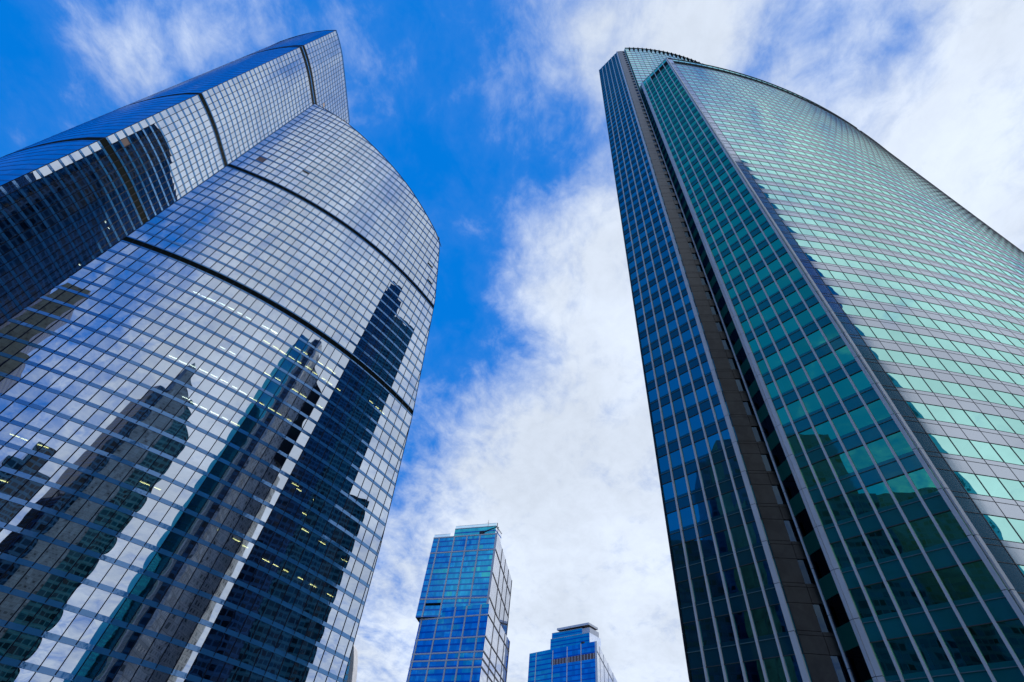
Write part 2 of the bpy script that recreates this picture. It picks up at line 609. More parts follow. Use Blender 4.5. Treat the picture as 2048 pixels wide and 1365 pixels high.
def clip(poly, f):
    """keep the part of a polygon (points t,z) where f(t,z) >= 0"""
    res = []
    for i in range(len(poly)):
        a, b = poly[i], poly[(i + 1) % len(poly)]
        fa, fb = f(*a), f(*b)
        if fa >= 0:
            res.append(a)
        if (fa >= 0) != (fb >= 0):
            k = fa / (fa - fb)
            res.append((a[0] + (b[0] - a[0]) * k, a[1] + (b[1] - a[1]) * k))
    return res


def facade(T, P, items, mull, roof=None, tmax=None, tilt=0.0, jitter=0.0022, skip=None, mull_name="mullion", mull_idx=None,
           win_mat="silver_glass", span_mat="blue_spandrel", zmin=0.0):
    """curtain wall along plan points P (outside is to the right of the walking direction).
    items: (kind, z0, z1), kind w window, s spandrel, l louvre"""
    N = len(P) - 1
    nrm, dirs = [], []
    for i in range(N):
        d = Vector((P[i + 1][0] - P[i][0], P[i + 1][1] - P[i][1], 0)).normalized()
        dirs.append(d)
        nrm.append(Vector((d.y, -d.x, 0)))

    def at(i, t, z, off=0.0):
        k = t - i
        return Vector((P[i][0] + (P[i + 1][0] - P[i][0]) * k, P[i][1] + (P[i + 1][1] - P[i][1]) * k, z)) + nrm[i] * off

    def cut(i, z0, z1):
        q = [(i, z0), (i + 1, z0), (i + 1, z1), (i, z1)]
        if roof:
            r0, r1 = roof(i), roof(i + 1)
            if min(r0, r1) < z1:
                q = clip(q, lambda t, z: r0 + (r1 - r0) * (t - i) - z)
        if tmax and q:
            a, b = tmax(z0), tmax(z1)
            if min(a, b) < i + 1:
                q = clip(q, lambda t, z: a + (b - a) * (z - z0) / (z1 - z0) - t)
        return q if len(q) >= 3 else None

    for kind, z0, z1 in items:
        ring = MB()
        for i in range(N):
            q = cut(i, z0, z1)
            if not q:
                continue
            k = skip(i, z0, kind) if skip else kind
            if k is None:
                continue
            if k == "w" or k in MATS:
                ja, jb = random.gauss(0, jitter), random.gauss(0, jitter)
                mb = MB()
                mb.poly([at(i, t, z, (t - i - 0.5) * ja + ((z - z0) / (z1 - z0) - 0.5) * jb) for t, z in q],
                        win_mat if k == "w" else k, [(t - i, (z - z0) / (z1 - z0)) for t, z in q])
                T.part("window", mb)
            elif k == "s":
                tl = tilt
                ring.poly([at(i, t, z, 0.02 + tl * (1 - (z - z0) / (z1 - z0))) for t, z in q], span_mat)
                if tl > 0.05:
                    lo = [p for p in q if abs(p[1] - z0) < 1e-6]
                    if len(lo) == 2:
                        ta, tb = min(lo)[0], max(lo)[0]
                        ring.poly([at(i, ta, z0, 0.0), at(i, tb, z0, 0.0), at(i, tb, z0, 0.02 + tl), at(i, ta, z0, 0.02 + tl)], span_mat)
            elif k == "l":
                ring.poly([at(i, t, z, 0.015) for t, z in q], "louvre_dark")
        if ring.f:
            T.part("louvre_band" if kind == "l" else "spandrel", ring)
    if mull:
        wdt, dep, mmat = mull
        ztop = max(z for _, _, z in items)
        for i in (mull_idx if mull_idx is not None else range(N + 1)):
            zt = ztop
            if roof:
                zt = min(zt, roof(i))
            if tmax:
                z = zmin
                while z < zt and tmax(z) > i:
                    z += 1.5
                zt = min(zt, z)
            if zt - zmin < 1.0:
                continue
            j = min(i, N - 1)
            n = nrm[j] if i in (0, N) else (nrm[i - 1] + nrm[i]).normalized()
            d = Vector((-n.y, n.x, 0))
            c = Vector((P[i][0], P[i][1], (zmin + zt) / 2)) + n * (dep / 2 - 0.04)
            mb = MB()
            mb.box(c, d * (wdt / 2), n * (dep / 2 + 0.04), Vector((0, 0, (zt - zmin) / 2)), mmat)
            T.part(mull_name, mb)
    return nrm, at

# ------------------------------------------------------------------ ground
gm = MB()
gm.poly([(-3000, -3000, 0), (3000, -3000, 0), (3000, 3000, 0), (-3000, 3000, 0)], "paving")
g = gm.build("ground")
g["kind"] = "structure"


def interp(x, tab):
    if x <= tab[0][0]:
        return tab[0][1]
    for (a, fa), (b, fb) in zip(tab, tab[1:]):
        if x <= b:
            return fa + (fb - fa) * (x - a) / (b - a)
    return tab[-1][1]


# ------------------------------------------------------------------ left front tower: the sail with the curved roof
U = 1.2


def zl(z):
    return z * U + EYE


LAMPS=[(17.5,91.0),(18.5,91.1),(18.5,86.9),(19.5,86.9),(20.1,86.8),(20.6,86.7),(21.5,86.7),(22.4,86.8),(23.5,86.9),(24.4,86.6),(25.5,86.7),(26.2,86.7),(21.5,90.4),(22.4,90.5),(24.4,90.5),(25.5,90.7),(26.1,90.5),(21.5,78.7),(20.4,78.4),(23.5,78.5),(24.5,78.5),(27.4,86.7),(21.5,70.2),(22.5,70.1),(23.3,69.7),(24.5,69.9),(20.6,70.2),(31.4,90.6),(32.3,90.5),(33.1,90.4),(29.4,85.9),(26.5,78.6),(17.4,42.2),(18.4,42.1),(23.6,40.9),(24.5,40.8),(25.6,40.6),(26.4,40.2),(27.8,56.8),(28.3,56.2),(29.3,56.1),(30.2,56.0),(29.7,52.0),(30.3,51.8),(30.4,48.8),(32.3,48.4),(28.4,39.4),(29.3,39.3),(30.3,39.1),(31.7,38.1),(33.0,37.8),(34.9,47.7),(34.8,37.1),(9.8,36.0),(9.9,90.8),(10.9,90.7),(11.7,90.9),(12.6,91.1),(13.6,91.1),(14.6,91.0),(15.6,90.9),(17.8,91.2),(18.6,91.1),(15.5,79.0),(16.5,79.0),(12.6,70.9),(13.6,70.7),(14.5,70.9),(15.5,71.0),(16.5,71.0),(17.5,71.0),(18.6,70.8),(19.5,70.6),(15.8,63.0),(16.6,62.6),(17.5,62.4),(18.5,62.5),(19.5,62.3),(20.5,62.1),(8.0,43.6),(8.7,43.5),(10.0,43.4),(4.1,144.4),(5.0,144.6),(6.2,144.4),(6.9,144.4),(7.8,144.4),(8.4,144.4),(12.3,144.2),(12.8,144.5)]
FRONTP=[(-103.19,74.02),(-100.94,74.56),(-98.69,75.14),(-96.46,75.77),(-94.24,76.44),(-92.03,77.15),(-89.83,77.9),(-87.66,78.7),(-85.49,79.54),(-83.35,80.43),(-81.22,81.36),(-79.12,82.33),(-77.03,83.35),(-74.97,84.41),(-72.93,85.51),(-70.91,86.66),(-68.83,87.9),(-66.78,89.18),(-64.76,90.51),(-62.76,91.88),(-60.8,93.29),(-58.8,94.79),(-56.84,96.34),(-54.9,97.93),(-53.01,99.55),(-51.15,101.22),(-49.16,103.08),(-47.21,104.98),(-45.31,106.92),(-43.45,108.91),(-41.63,110.93),(-39.73,113.12),(-37.88,115.36),(-36.08,117.63),(-34.33,119.94),(-32.42,122.55),(-30.57,125.2),(-28.78,127.89),(-27.06,130.59),(-25.36,133.36),(-23.72,136.17)]

FP = [(x * U, y * U) for x, y in FRONTP]
ROOF_T = [(0, 220.2), (6.77, 215.9), (9.77, 213.0), (14.61, 208.2), (18.21, 204.8), (22.65, 200.1), (25.71, 196.0), (30.24, 189.3), (32.0, 184.5), (33.0, 180.5), (40, 150)]
TMAX_Z = [(-3, 38.9), (27.4, 38.6), (34.1, 38.5), (56.0, 38.15), (81.0, 37.4), (98.5, 36.9), (117.5, 36.02), (148.0, 34.65), (153.1, 34.4), (166, 33.3), (181.0, 31.95), (187.7, 31.2), (230, 27)]


def roof_l(t):
    return zl(interp(t, ROOF_T))


def tmax_l(z):
    return interp((z - EYE) / U, TMAX_Z)


def left_levels(zb, za, first_under, top, h=4.0, sp=0.82):
    """levels (tower units) of a wall with two louvre bands whose lower edges are zb and za"""
    it = []
    s = []
    z = first_under
    while z > -1.0:
        s.append(z)
        z -= h
    s = s[::-1]
    for i, a in enumerate(s):
        it.append(("s", a, a + sp))
        it.append(("w", a + sp, s[i + 1] if i + 1 < len(s) else zb - 0.5))
    it.append(("s", zb - 0.5, zb))
    it.append(("l", zb, zb + 1.65))
    it.append(("s", zb + 1.65, zb + 2.1))
    k0 = zb + 5.2
    n = int(round((za - k0) / h)) + 1
    lo = zb + 2.1
    for k in range(n):
        a = k0 + k * h
        if a + sp > za - 0.8:
            break
        it.append(("w", lo, a))
        it.append(("s", a, a + sp))
        lo = a + sp
    it.append(("w", lo, za - 0.5))
    it.append(("s", za - 0.5, za))
    it.append(("l", za, za + 1.65))
    it.append(("s", za + 1.65, za + 2.1))
    lo = za + 2.1
    a = za + 5.2
    while lo < top:
        it.append(("w", lo, a))
        it.append(("s", a, a + sp))
        lo = a + sp
        a += h
    return it


items_u = left_levels(98.6, 148.0, 93.4, 221)
items = [(k, zl(a), zl(b)) for k, a, b in items_u]
front = Thing("curved_tower", "mirror-glass tower with a sloping curved roof line, mirroring dark towers, front one at left",
              "skyscraper", (FP[18][0], FP[18][1], 0.0))


def front_skip(i, z, kind):
    if kind == "w" and (i, round((z - EYE) / U)) in BROWN:
        return "brown_panel"
    return kind


BROWN = {(2, 158)}
NF, ATF = facade(front, FP, items, (0.20, 0.10, "dark_mullion"), roof=roof_l, tmax=tmax_l, tilt=0.10, skip=front_skip, jitter=0.0026)
# louvre frames: the pale posts between the louvre panels
for zb in (98.6, 148.0):
    for i in range(0, 38):
        if i > tmax_l(zl(zb)):
            break
        mb = MB()
        j = min(i, len(NF) - 1)
        d = Vector((-NF[j].y, NF[j].x, 0))
        mb.box(Vector((FP[i][0], FP[i][1], zl(zb + 0.82))) + NF[j] * 0.03, d * 0.07, NF[j] * 0.04, Vector((0, 0, 0.80 * U)), "louvre_frame")
        front.part("louvre_post", mb)
# open vent flaps
for i, zz in ((8, 164.3), (31, 167.0), (32, 158.5)):
    mb = MB()
    a, b = ATF(i, i + 0.03, zl(zz), 0.03), ATF(i, i + 0.97, zl(zz), 0.03)
    c, d = ATF(i, i + 0.97, zl(zz) + 0.55, 0.03), ATF(i, i + 0.03, zl(zz) + 0.55, 0.03)
    nn = NF[i]
    mb.poly([a + nn * 0.45, b + nn * 0.45, c, d], "silver_glass", [(0, 0), (1, 0), (1, 1), (0, 1)])
    mb.poly([a, b, c, d], "louvre_dark")
    front.part("vent_flap", mb, "vent window tilted open")
# floors and back wall behind the glass
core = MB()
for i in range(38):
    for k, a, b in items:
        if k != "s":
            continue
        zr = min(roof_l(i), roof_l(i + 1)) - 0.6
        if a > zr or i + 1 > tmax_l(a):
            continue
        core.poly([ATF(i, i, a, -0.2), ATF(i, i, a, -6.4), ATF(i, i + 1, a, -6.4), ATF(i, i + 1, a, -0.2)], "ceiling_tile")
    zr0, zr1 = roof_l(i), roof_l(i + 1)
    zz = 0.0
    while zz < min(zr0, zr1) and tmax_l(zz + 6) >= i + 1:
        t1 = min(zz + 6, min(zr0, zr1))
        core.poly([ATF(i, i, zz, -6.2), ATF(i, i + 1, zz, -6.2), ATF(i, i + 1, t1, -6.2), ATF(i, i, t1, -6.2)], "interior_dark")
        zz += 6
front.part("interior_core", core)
# ceiling lights
SPB = [a for k, a, b in items_u if k == "s"]
for n, (t, z) in enumerate(LAMPS):
    zc = min(q for q in SPB if q > z + 0.5) - 0.12
    i = int(t)
    p = ATF(i, t, 0)
    r = hypot(p.x, p.y)
    el = z * U / r
    dist = (zc - z) * U / el
    toward = Vector((p.x, p.y, 0)).normalized()
    c = p + toward * dist
    depth = -(c - p).dot(NF[i])
    if depth > 5.6:
        c = p + toward * dist * 5.6 / depth
    c.z = zl(zc)
    d = Vector((-NF[i].y, NF[i].x, 0))
    mb = MB()
    up = z > 120
    hl = 0.55 if up else random.choice((0.95, 1.1, 1.2, 0.8))
    mb.box(c, d * hl, NF[i] * (0.16 if up else 0.13), Vector((0, 0, 0.05)), "lamp_white" if up or (60 < z < 80 and t < 20) or (z > 88 and t < 20) else "lamp_yellow")
    front.part("ceiling_light", mb)
# roller blinds half down behind some panes
for k, a, c in items:
    if k != "w" or c > zl(96) or c - a < 2:
        continue
    for i in range(1, 36):
        if i + 1 > tmax_l(c) or random.random() > 0.40:
            continue
        lo = c - (c - a) * random.choice((0.42, 0.5, 0.5, 0.62))
        mb = MB()
        mb.poly([ATF(i, i + 0.06, lo, -0.35), ATF(i, i + 0.94, lo, -0.35), ATF(i, i + 0.94, c, -0.35), ATF(i, i + 0.06, c, -0.35)], "blind_cloth")
        front.part("window_blind", mb)
# roof edge, side edge, hidden back
edge = MB()
for i in range(32):
    a = Vector((FP[i][0], FP[i][1], roof_l(i)))
    b = Vector((FP[i + 1][0], FP[i + 1][1], roof_l(i + 1)))
    edge.bar(a + NF[i] * 0.05, b + NF[i] * 0.05, 0.16, "dark_mullion", 5)
front.part("roof_edge", edge)
EDGE = []
z = 0.0
while z < zl(187):
    t = tmax_l(z)
    i = min(int(t), 39)
    p = ATF(i, t, z)
    if z <= roof_l(t):
        EDGE.append((t, p))
    z += 3.0
sedge = MB()
for (t0, a), (t1, b) in zip(EDGE, EDGE[1:]):
    sedge.bar(a + NF[min(int(t0), 39)] * 0.03, b + NF[min(int(t1), 39)] * 0.03, 0.13, "dark_mullion", 5)
front.part("side_edge", sedge)
BACK = Vector((-88 * U, 172 * U, 0))
L0 = Vector((FP[0][0], FP[0][1], 0))
SMAX = [(-3, 1.0), (222, 1.0)]


def back_pt(s, z):
    p = L0.lerp(BACK, s) + Vector((-0.988, 0.155, 0)) * (9.0 * 4 * s * (1 - s))
    p.z = z
    return p


bw = MB()
bw.wall = True
wall = MB()
wall.wall = True
z = 0.0
rim_b = []
while z < zl(218):
    t = min(z + 4.0, zl(218))
    sa, sb = interp((z - EYE) / U, SMAX), interp((t - EYE) / U, SMAX)
    n = 10
    for k in range(n):
        q = [back_pt(sa * (k + 1) / n, z), back_pt(sa * k / n, z), back_pt(sb * k / n, t), back_pt(sb * (k + 1) / n, t)]
        bw.poly(q, "navy_facade", [(100 * sa * (k + 1) / n, z), (100 * sa * k / n, z), (100 * sb * k / n, t), (100 * sb * (k + 1) / n, t)])
    ta, tb = tmax_l(z), tmax_l(t)
    if z < zl(186):
        pa, pb = ATF(min(int(ta), 39), ta, z), ATF(min(int(tb), 39), tb, t)
        wall.poly([pa, back_pt(sa, z), back_pt(sb, t), pb], "navy_facade", [(0, z), (60, z), (60, t), (0, t)])
        last_edge = pb
    z = t
tip = back_pt(1.0, zl(218))
wall.poly([last_edge, back_pt(1.0, last_edge.z), tip], "navy_facade", [(0, 186), (60, 186), (60, 218)])
rim_b = [last_edge] + [back_pt(1.0 - k / 10, zl(218)) for k in range(11)]
front.part("back_wall", bw)
front.part("end_wall", wall)
rf = MB()
rim = [Vector((FP[i][0], FP[i][1], roof_l(i) - 0.3)) for i in range(0, 32)]
loop = rim + rim_b + [rim[0]]
ctr = sum(loop, Vector()) / len(loop)
for a, c in zip(loop, loop[1:]):
    rf.poly([a, c, ctr], "roof_grey")
front.part("roof", rf)
# beige curved fin at the foot of the right edge
fin = MB()
pts = [(-11.31, 0.2473), (-11.1, 0.2419), (-10.82, 0.2281), (-10.59, 0.2144), (-10.42, 0.2009), (-10.31, 0.1923), (-10.0, 0.150), (-9.6, 0.08), (-9.4, 0.02)]
rr = 139.0 * U
outer = [Vector((rr * sin(radians(a)), rr * cos(radians(a)), rr * t_ + EYE)) for a, t_ in pts]
inner = [Vector((rr * sin(radians(-11.9)), rr * cos(radians(-11.9)), p.z)) for p in outer]
for k in range(len(outer) - 1):
    o0, o1, i0, i1 = outer[k], outer[k + 1], inner[k], inner[k + 1]
    m0, m1 = i0.lerp(o0, 0.72), i1.lerp(o1, 0.72)
    fin.poly([m1, o1, o0, m0], "pale_stone")
    fin.poly([o1, o1 + Vector((0.6, 5, 0)), o0 + Vector((0.6, 5, 0)), o0], "pale_stone")
    w0, w1 = m0.lerp(m1, 0.1), m0.lerp(m1, 0.9)
    fin.poly([i1, m1, m0, i0], "teal_glass", [(0, 0), (1, 0), (1, 1), (0, 1)])
    fin.bar(i0, m0, 0.12, "pale_stone", 4)
front.part("end_fin", fin, "beige curved fin with small green panes at the foot of the edge")
front.flush()

# ------------------------------------------------------------------ left rear tower: taller, flat-roofed
KR = 1.39 * U


def zr_(z):
    return z * KR + EYE


def rear_levels():
    it, h, sp = [], 2.88, 0.66
    z = 105.9
    s = []
    while z > -1.0:
        s.append(z)
        z -= h
    s = s[::-1]
    for i, a in enumerate(s[:-1]):
        it.append(("s", a, a + sp))
        it.append(("w", a + sp, s[i + 1]))
    it.append(("s", 105.9, 106.6))
    it.append(("l", 106.6, 108.6))
    it.append(("s", 108.6, 109.3))

    def fill(lo, hi):
        n = int(round((hi - lo) / h))
        hh = (hi - lo) / n
        for k in range(n):
            a = lo + k * hh
            it.append(("w", a, a + hh - (sp if k < n - 1 else 0.0)))
            if k < n - 1:
                it.append(("s", a + hh - sp, a + hh))
    fill(109.3, 146.2)
    it.append(("s", 146.2, 146.6))
    it.append(("l", 146.6, 148.3))
    it.append(("s", 148.3, 148.8))
    fill(148.8, 217.2)
    it.append(("l", 217.2, 219.2))
    it.append(("s", 219.2, 219.9))
    it.append(("l", 219.9, 221.9))
    fill(221.9, 256.6)
    it.append(("s", 256.6, 257.6))
    return it


ritems = [(k, zr_(a), zr_(b)) for k, a, b in rear_levels()]
RP = []
NBR = 24
for k in range(NBR + 1):
    s = k / NBR
    yy = 41.6 * s
    q_ = min(yy, 13.0)
    bow = 0.27 * (q_ - q_ * q_ / 26.0) - 0.0002 * max(0.0, yy - 13.0) ** 2
    RP.append(((-104.7 + bow) * KR, (51.8 + yy) * KR))
rear = Thing("tall_tower", "glass tower at far left with a blue rounded side, rising behind the sloping curved tower",
             "skyscraper", (RP[12][0] - 20, RP[12][1], 0.0))
RBROWN = {(0, 108), (1, 112), (6, 171), (12, 191), (9, 120), (20, 235), (14, 228)}


def rear_skip(i, z, kind):
    q = round((z - EYE) / KR)
    if kind == "w" and (i, q) in RBROWN:
        return "brown_panel"
    return kind


NR, ATR = facade(rear, RP, ritems, (0.22, 0.10, "dark_mullion"), tilt=0.09, skip=rear_skip, jitter=0.0022)
for zb, hh in ((106.6, 2.0), (146.6, 1.7), (217.2, 2.0), (219.9, 2.0)):
    for i in range(NBR + 1):
        mb = MB()
        j = min(i, NBR - 1)
        d = Vector((-NR[j].y, NR[j].x, 0))
        mb.box(Vector((RP[i][0], RP[i][1], zr_(zb + hh / 2))) + NR[j] * 0.03, d * 0.07, NR[j] * 0.04, Vector((0, 0, hh * 0.48 * KR)), "louvre_frame")
        rear.part("louvre_post", mb)
side_u = [(-140.5, 64.2), (-138.0, 62.4), (-133.8, 60.4), (-128.4, 58.2), (-123.2, 56.3), (-118.4, 54.75), (-113.7, 53.45), (-109.1, 52.4), (-104.7, 51.8)]
SP = []
for (xa, ya), (xb, yb) in zip(side_u, side_u[1:]):
    for q in range(3):
        SP.append(((xa + (xb - xa) * q / 3) * KR, (ya + (yb - ya) * q / 3) * KR))
SP.append((side_u[-1][0] * KR, side_u[-1][1] * KR))
facade(rear, SP, ritems, None, tilt=0.03, jitter=0.001, win_mat="grazing_glass", span_mat="blue_spandrel")
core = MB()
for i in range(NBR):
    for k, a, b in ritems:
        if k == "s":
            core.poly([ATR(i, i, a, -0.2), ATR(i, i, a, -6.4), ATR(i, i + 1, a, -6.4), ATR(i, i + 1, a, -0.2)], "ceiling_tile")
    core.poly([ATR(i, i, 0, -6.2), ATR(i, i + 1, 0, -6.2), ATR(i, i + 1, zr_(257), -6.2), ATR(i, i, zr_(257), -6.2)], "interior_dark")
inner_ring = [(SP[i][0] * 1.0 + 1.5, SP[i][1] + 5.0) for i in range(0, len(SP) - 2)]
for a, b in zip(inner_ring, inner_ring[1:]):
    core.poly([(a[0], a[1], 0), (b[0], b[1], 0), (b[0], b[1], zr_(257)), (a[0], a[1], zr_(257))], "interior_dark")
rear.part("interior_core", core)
bk = MB()
bk.wall = True
bring = [RP[-1], (-106 * KR, 98.5 * KR), (-112 * KR, 96 * KR), (-130 * KR, 80 * KR), (-140 * KR, 68 * KR), SP[0]]
u = 0
for a, b in zip(bring, bring[1:]):
    Lw = hypot(b[0] - a[0], b[1] - a[1])
    bk.poly([(a[0], a[1], 0), (b[0], b[1], 0), (b[0], b[1], zr_(257.6)), (a[0], a[1], zr_(257.6))], "navy_facade",
            [(u, 0), (u + Lw, 0), (u + Lw, zr_(257)), (u, zr_(257))])
    u += Lw
rear.part("back_wall", bk)
rf = MB()
rf.poly([(p[0], p[1], zr_(257.2)) for p in SP[:-1]] + [(p[0], p[1], zr_(257.2)) for p in RP] + [(p[0], p[1], zr_(257.2)) for p in bring[1:-1]], "roof_grey")
rear.part("roof", rf)
for pts in (RP, SP):
    edge = MB()
    for a, b in zip(pts, pts[1:]):
        edge.bar((a[0], a[1], zr_(257.6)), (b[0], b[1], zr_(257.6)), 0.22, "dark_mullion", 5)
    rear.part("roof_edge", edge)
for n, (i, z) in enumerate(((13, 122.0), (14, 122.0), (15, 122.0), (11, 131.0), (12, 84.0), (9, 96.0), (10, 96.0))):
    sp_ = [a for k, a, b in rear_levels() if k == "s" and a > z + 0.3]
    p = ATR(i, i + 0.5, zr_(min(sp_) - 0.1), -1.2)
    d = Vector((-NR[i].y, NR[i].x, 0))
    mb = MB()
    mb.box(p, d * 0.35, NR[i] * 0.15, Vector((0, 0, 0.05)), "lamp_white")
    rear.part("ceiling_light", mb)
for i, z in ((22, 250.0), (23, 244.0)):
    mb = MB()
    p = ATR(i, i + 0.5, zr_(z), 0.08)
    d = Vector((-NR[i].y, NR[i].x, 0))
    mb.box(p, d * 0.8, NR[i] * 0.05, Vector((0, 0, 3.0)), "dark_steel")
    rear.part("vent_grille", mb)
rear.flush()

# ------------------------------------------------------------------ right tower
UR = 0.828


def R(x, y):
    return (x * UR, y * UR)


def zt(z):
    return z * UR + EYE


R1, R2, R2B, R3, R4 = (21.43, 51.75), (28.03, 43.08), (31.05, 42.4), (31.24, 40.05), (37.2, 31.41)
right = Thing("green_tower", "green glass tower at right with a flat teal face and a long mint curved face",
              "skyscraper", (40 * UR, 50 * UR, 0.0))
HT, HB = 189.0, 258.0


def right_items(top, base=-1.9, joint=0.9, below=1.75):
    it = []
    k = 0
    prev = base
    while True:
        a, b = 4 * k + joint - below, 4 * k + joint
        if a > top - 0.5:
            break
        a2 = max(a, base)
        if a2 > prev:
            it.append(("w", prev, a2))
        it.append(("s", a2, min(b, top)))
        prev = b
        k += 1
    if prev < top:
        it.append(("w", prev, top))
    return it


def split(p, q, n):
    return [R(p[0] + (q[0] - p[0]) * i / n, p[1] + (q[1] - p[1]) * i / n) for i in range(n + 1)]


def lines(T, P, its, offs, mat, wd=0.05, dep=0.05, roof=None, name="transom"):
    """thin horizontal frame lines along a wall at the given heights"""
    for k, a, b in its:
        if k != "s":
            continue
        for zz, m in ((a, mat[0]), (b, mat[1]), (b - offs, mat[2])):
            if m is None or (roof and zz > roof):
                continue
            mb = MB()
            for i in range(len(P) - 1):
                d = Vector((P[i + 1][0] - P[i][0], P[i + 1][1] - P[i][1], 0))
                n = Vector((d.y, -d.x, 0)).normalized()
                c = Vector(((P[i][0] + P[i + 1][0]) / 2, (P[i][1] + P[i + 1][1]) / 2, zz)) + n * 0.026
                mb.box(c, d / 2, n * abs(dep), Vector((0, 0, wd / 2)), m)
            T.part(name, mb)


def columns(T, p, n, w, dep, z0, z1, mat, step, label=None, zoff=0.0):
    """a clad corner column with a thin joint at every floor"""
    n = Vector((n[0], n[1], 0)).normalized()
    d = Vector((-n.y, n.x, 0))
    mb = MB()
    z = z0
    nxt = z0 + zoff
    while z < z1 - 0.01:
        t = min(nxt if nxt > z else z + step, z1)
        mb.box(Vector((p[0], p[1], (z + t) / 2)) + n * dep / 2, d * (w / 2), n * dep / 2, Vector((0, 0, (t - z) / 2 - 0.022)), mat)
        z = t
        nxt = t + step
    mb.box(Vector((p[0], p[1], (z0 + z1) / 2)) + n * (dep / 2 - 0.02), d * (w / 2 - 0.02), n * (dep / 2 - 0.012), Vector((0, 0, (z1 - z0) / 2)), "thin_frame")
    T.part("corner_column", mb, label)


PB = split(R1, R2, 6)
itb = [(k, zt(a), zt(b)) for k, a, b in right_items(HB, joint=0.75)]
NB_, ATB = facade(right, PB, itb, (0.17, 0.16, "pale_metal"), win_mat="navy_glass", span_mat="navy_spandrel", jitter=0.0012, mull_idx=range(1, 6))
lines(right, PB, itb, 0.30, ("thin_frame", None, "light_line"), 0.05)
PT = split(R3, R4, 6)
LV0, LV1 = 182.5, 186.3
itt = [(k, a, b) for k, a, b in right_items(LV0 - 0.4, joint=1.0)] + [("s", LV0 - 0.4, LV0), ("l", LV0, LV1), ("w", LV1, HT)]
itt = [(k, zt(a), zt(b)) for k, a, b in itt]


def teal_skip(i, z, kind):
    if kind == "l" and i < 2:
        return "teal_glass"
    return kind


NT_, ATT = facade(right, PT, itt, (0.17, 0.16, "pale_metal"), win_mat="teal_glass", span_mat="teal_spandrel", jitter=0.0012, skip=teal_skip, mull_idx=range(1, 6))
lines(right, PT, itt, 0.30, ("thin_frame", None, "light_line"), 0.05)


def cy_(x):
    return 31.36 + 0.00268 * (x - 42.0) ** 2


def arc_points(f, x0, x1, step):
    pts = [(x0, f(x0))]
    x = x0
    acc = 0.0
    last = pts[0]
    while x < x1:
        x += 0.01
        y = f(x)
        acc += hypot(x - last[0], y - last[1])
        last = (x, y)
        if acc >= step:
            pts.append((x, y))
            acc = 0.0
    return [R(*p) for p in pts]


PC = arc_points(cy_, R4[0], 124.0, 1.95)
itc = right_items(LV0 - 0.4, joint=0.95, below=1.85) + [("s", LV0 - 0.4, LV0), ("l", LV0, LV1), ("w", LV1, HT)]
itc = [(k, zt(a), zt(b)) for k, a, b in itc]
NC_N = len(PC) - 1
VENT = {(19, 109)}


def curve_skip(i, z, kind):
    if i == 0:
        return "grey_spandrel" if kind != "l" else "grey_spandrel"
    return kind


def roof_c(t):
    return zt(HT) if t < NC_N - 7 else zt(LV1)


NCv, ATC = facade(right, PC, itc, (0.055, 0.030, "thin_frame"), win_mat="mint_glass", span_mat="grey_spandrel", jitter=0.0016, skip=curve_skip, roof=roof_c,
                  mull_idx=range(1, NC_N + 1))
lines(right, PC, [q for q in itc if q[0] == "s"], 0.42, ("thin_frame", "thin_frame", "thin_frame"), 0.04, -0.008)
for i in range(1, NC_N + 1):
    mb = MB()
    n = NCv[min(i, NC_N - 1)]
    d = Vector((-n.y, n.x, 0))
    mb.box(Vector((PC[i][0], PC[i][1], zt((LV0 + LV1) / 2))) + n * 0.03, d * 0.05, n * 0.04, Vector((0, 0, (LV1 - LV0) / 2 * UR)), "louvre_frame")
    right.part("louvre_post", mb)
# open vent on the curved face
mb = MB()
for i, q in ((20, 0), (21, 1)):
    a, b = ATC(i, i + 0.05, zt(119.2), 0.04), ATC(i, i + 0.95, zt(119.2), 0.04)
    c, d = ATC(i, i + 0.95, zt(119.55), 0.04), ATC(i, i + 0.05, zt(119.55), 0.04)
    mb.poly([a, b, c, d], "louvre_dark")
right.part("vent_flap", mb, "vent window tilted open")
# parapet cap
mb = MB()
for a, b in zip(PC[:NC_N - 7], PC[1:NC_N - 6]):
    mb.bar((a[0], a[1], zt(HT)), (b[0], b[1], zt(HT)), 0.14, "thin_frame", 5)
right.part("roof_edge", mb)
mb = MB()
for a, b in zip(PC[NC_N - 7:], PC[NC_N - 6:]):
    mb.bar((a[0], a[1], zt(LV1)), (b[0], b[1], zt(LV1)), 0.14, "thin_frame", 5)
right.part("roof_edge", mb)
mb = MB()
mb.bar((*R(*R3), zt(HT)), (*R(*R4), zt(HT)), 0.12, "pale_metal", 5)
right.part("roof_edge", mb)


# taller curved wall behind, seen above the teal roof
def ry_(x):
    return 40.65 + 0.005 * (x - 45.0) ** 2


PU = arc_points(ry_, 31.12, 96.0, 1.95)
itu = [(k, zt(a), zt(b)) for k, a, b in right_items(HB + 1.2, base=180.0) if b > 181]
NU, ATU = facade(right, PU, itu, (0.07, 0.06, "thin_frame"), win_mat="mint_glass", span_mat="grey_spandrel", jitter=0.0016, zmin=zt(182))
lines(right, PU, itu, 0.42, ("thin_frame", None, None), 0.05, 0.03)
for i in range(1, len(PU)):
    mb = MB()
    n = NU[min(i, len(PU) - 2)]
    d = Vector((-n.y, n.x, 0))
    mb.box(Vector((PU[i][0], PU[i][1], zt(HB - 1.2))) + n * 0.2, d * 0.12, n * 0.2, Vector((0, 0, 2.4 * UR)), "louvre_dark")
    right.part("crown_fin", mb)
mb = MB()
for a, b in zip(PU, PU[1:]):
    mb.bar((a[0], a[1], zt(HB + 1.2)), (b[0], b[1], zt(HB + 1.2)), 0.2, "thin_frame", 5)
right.part("roof_edge", mb)

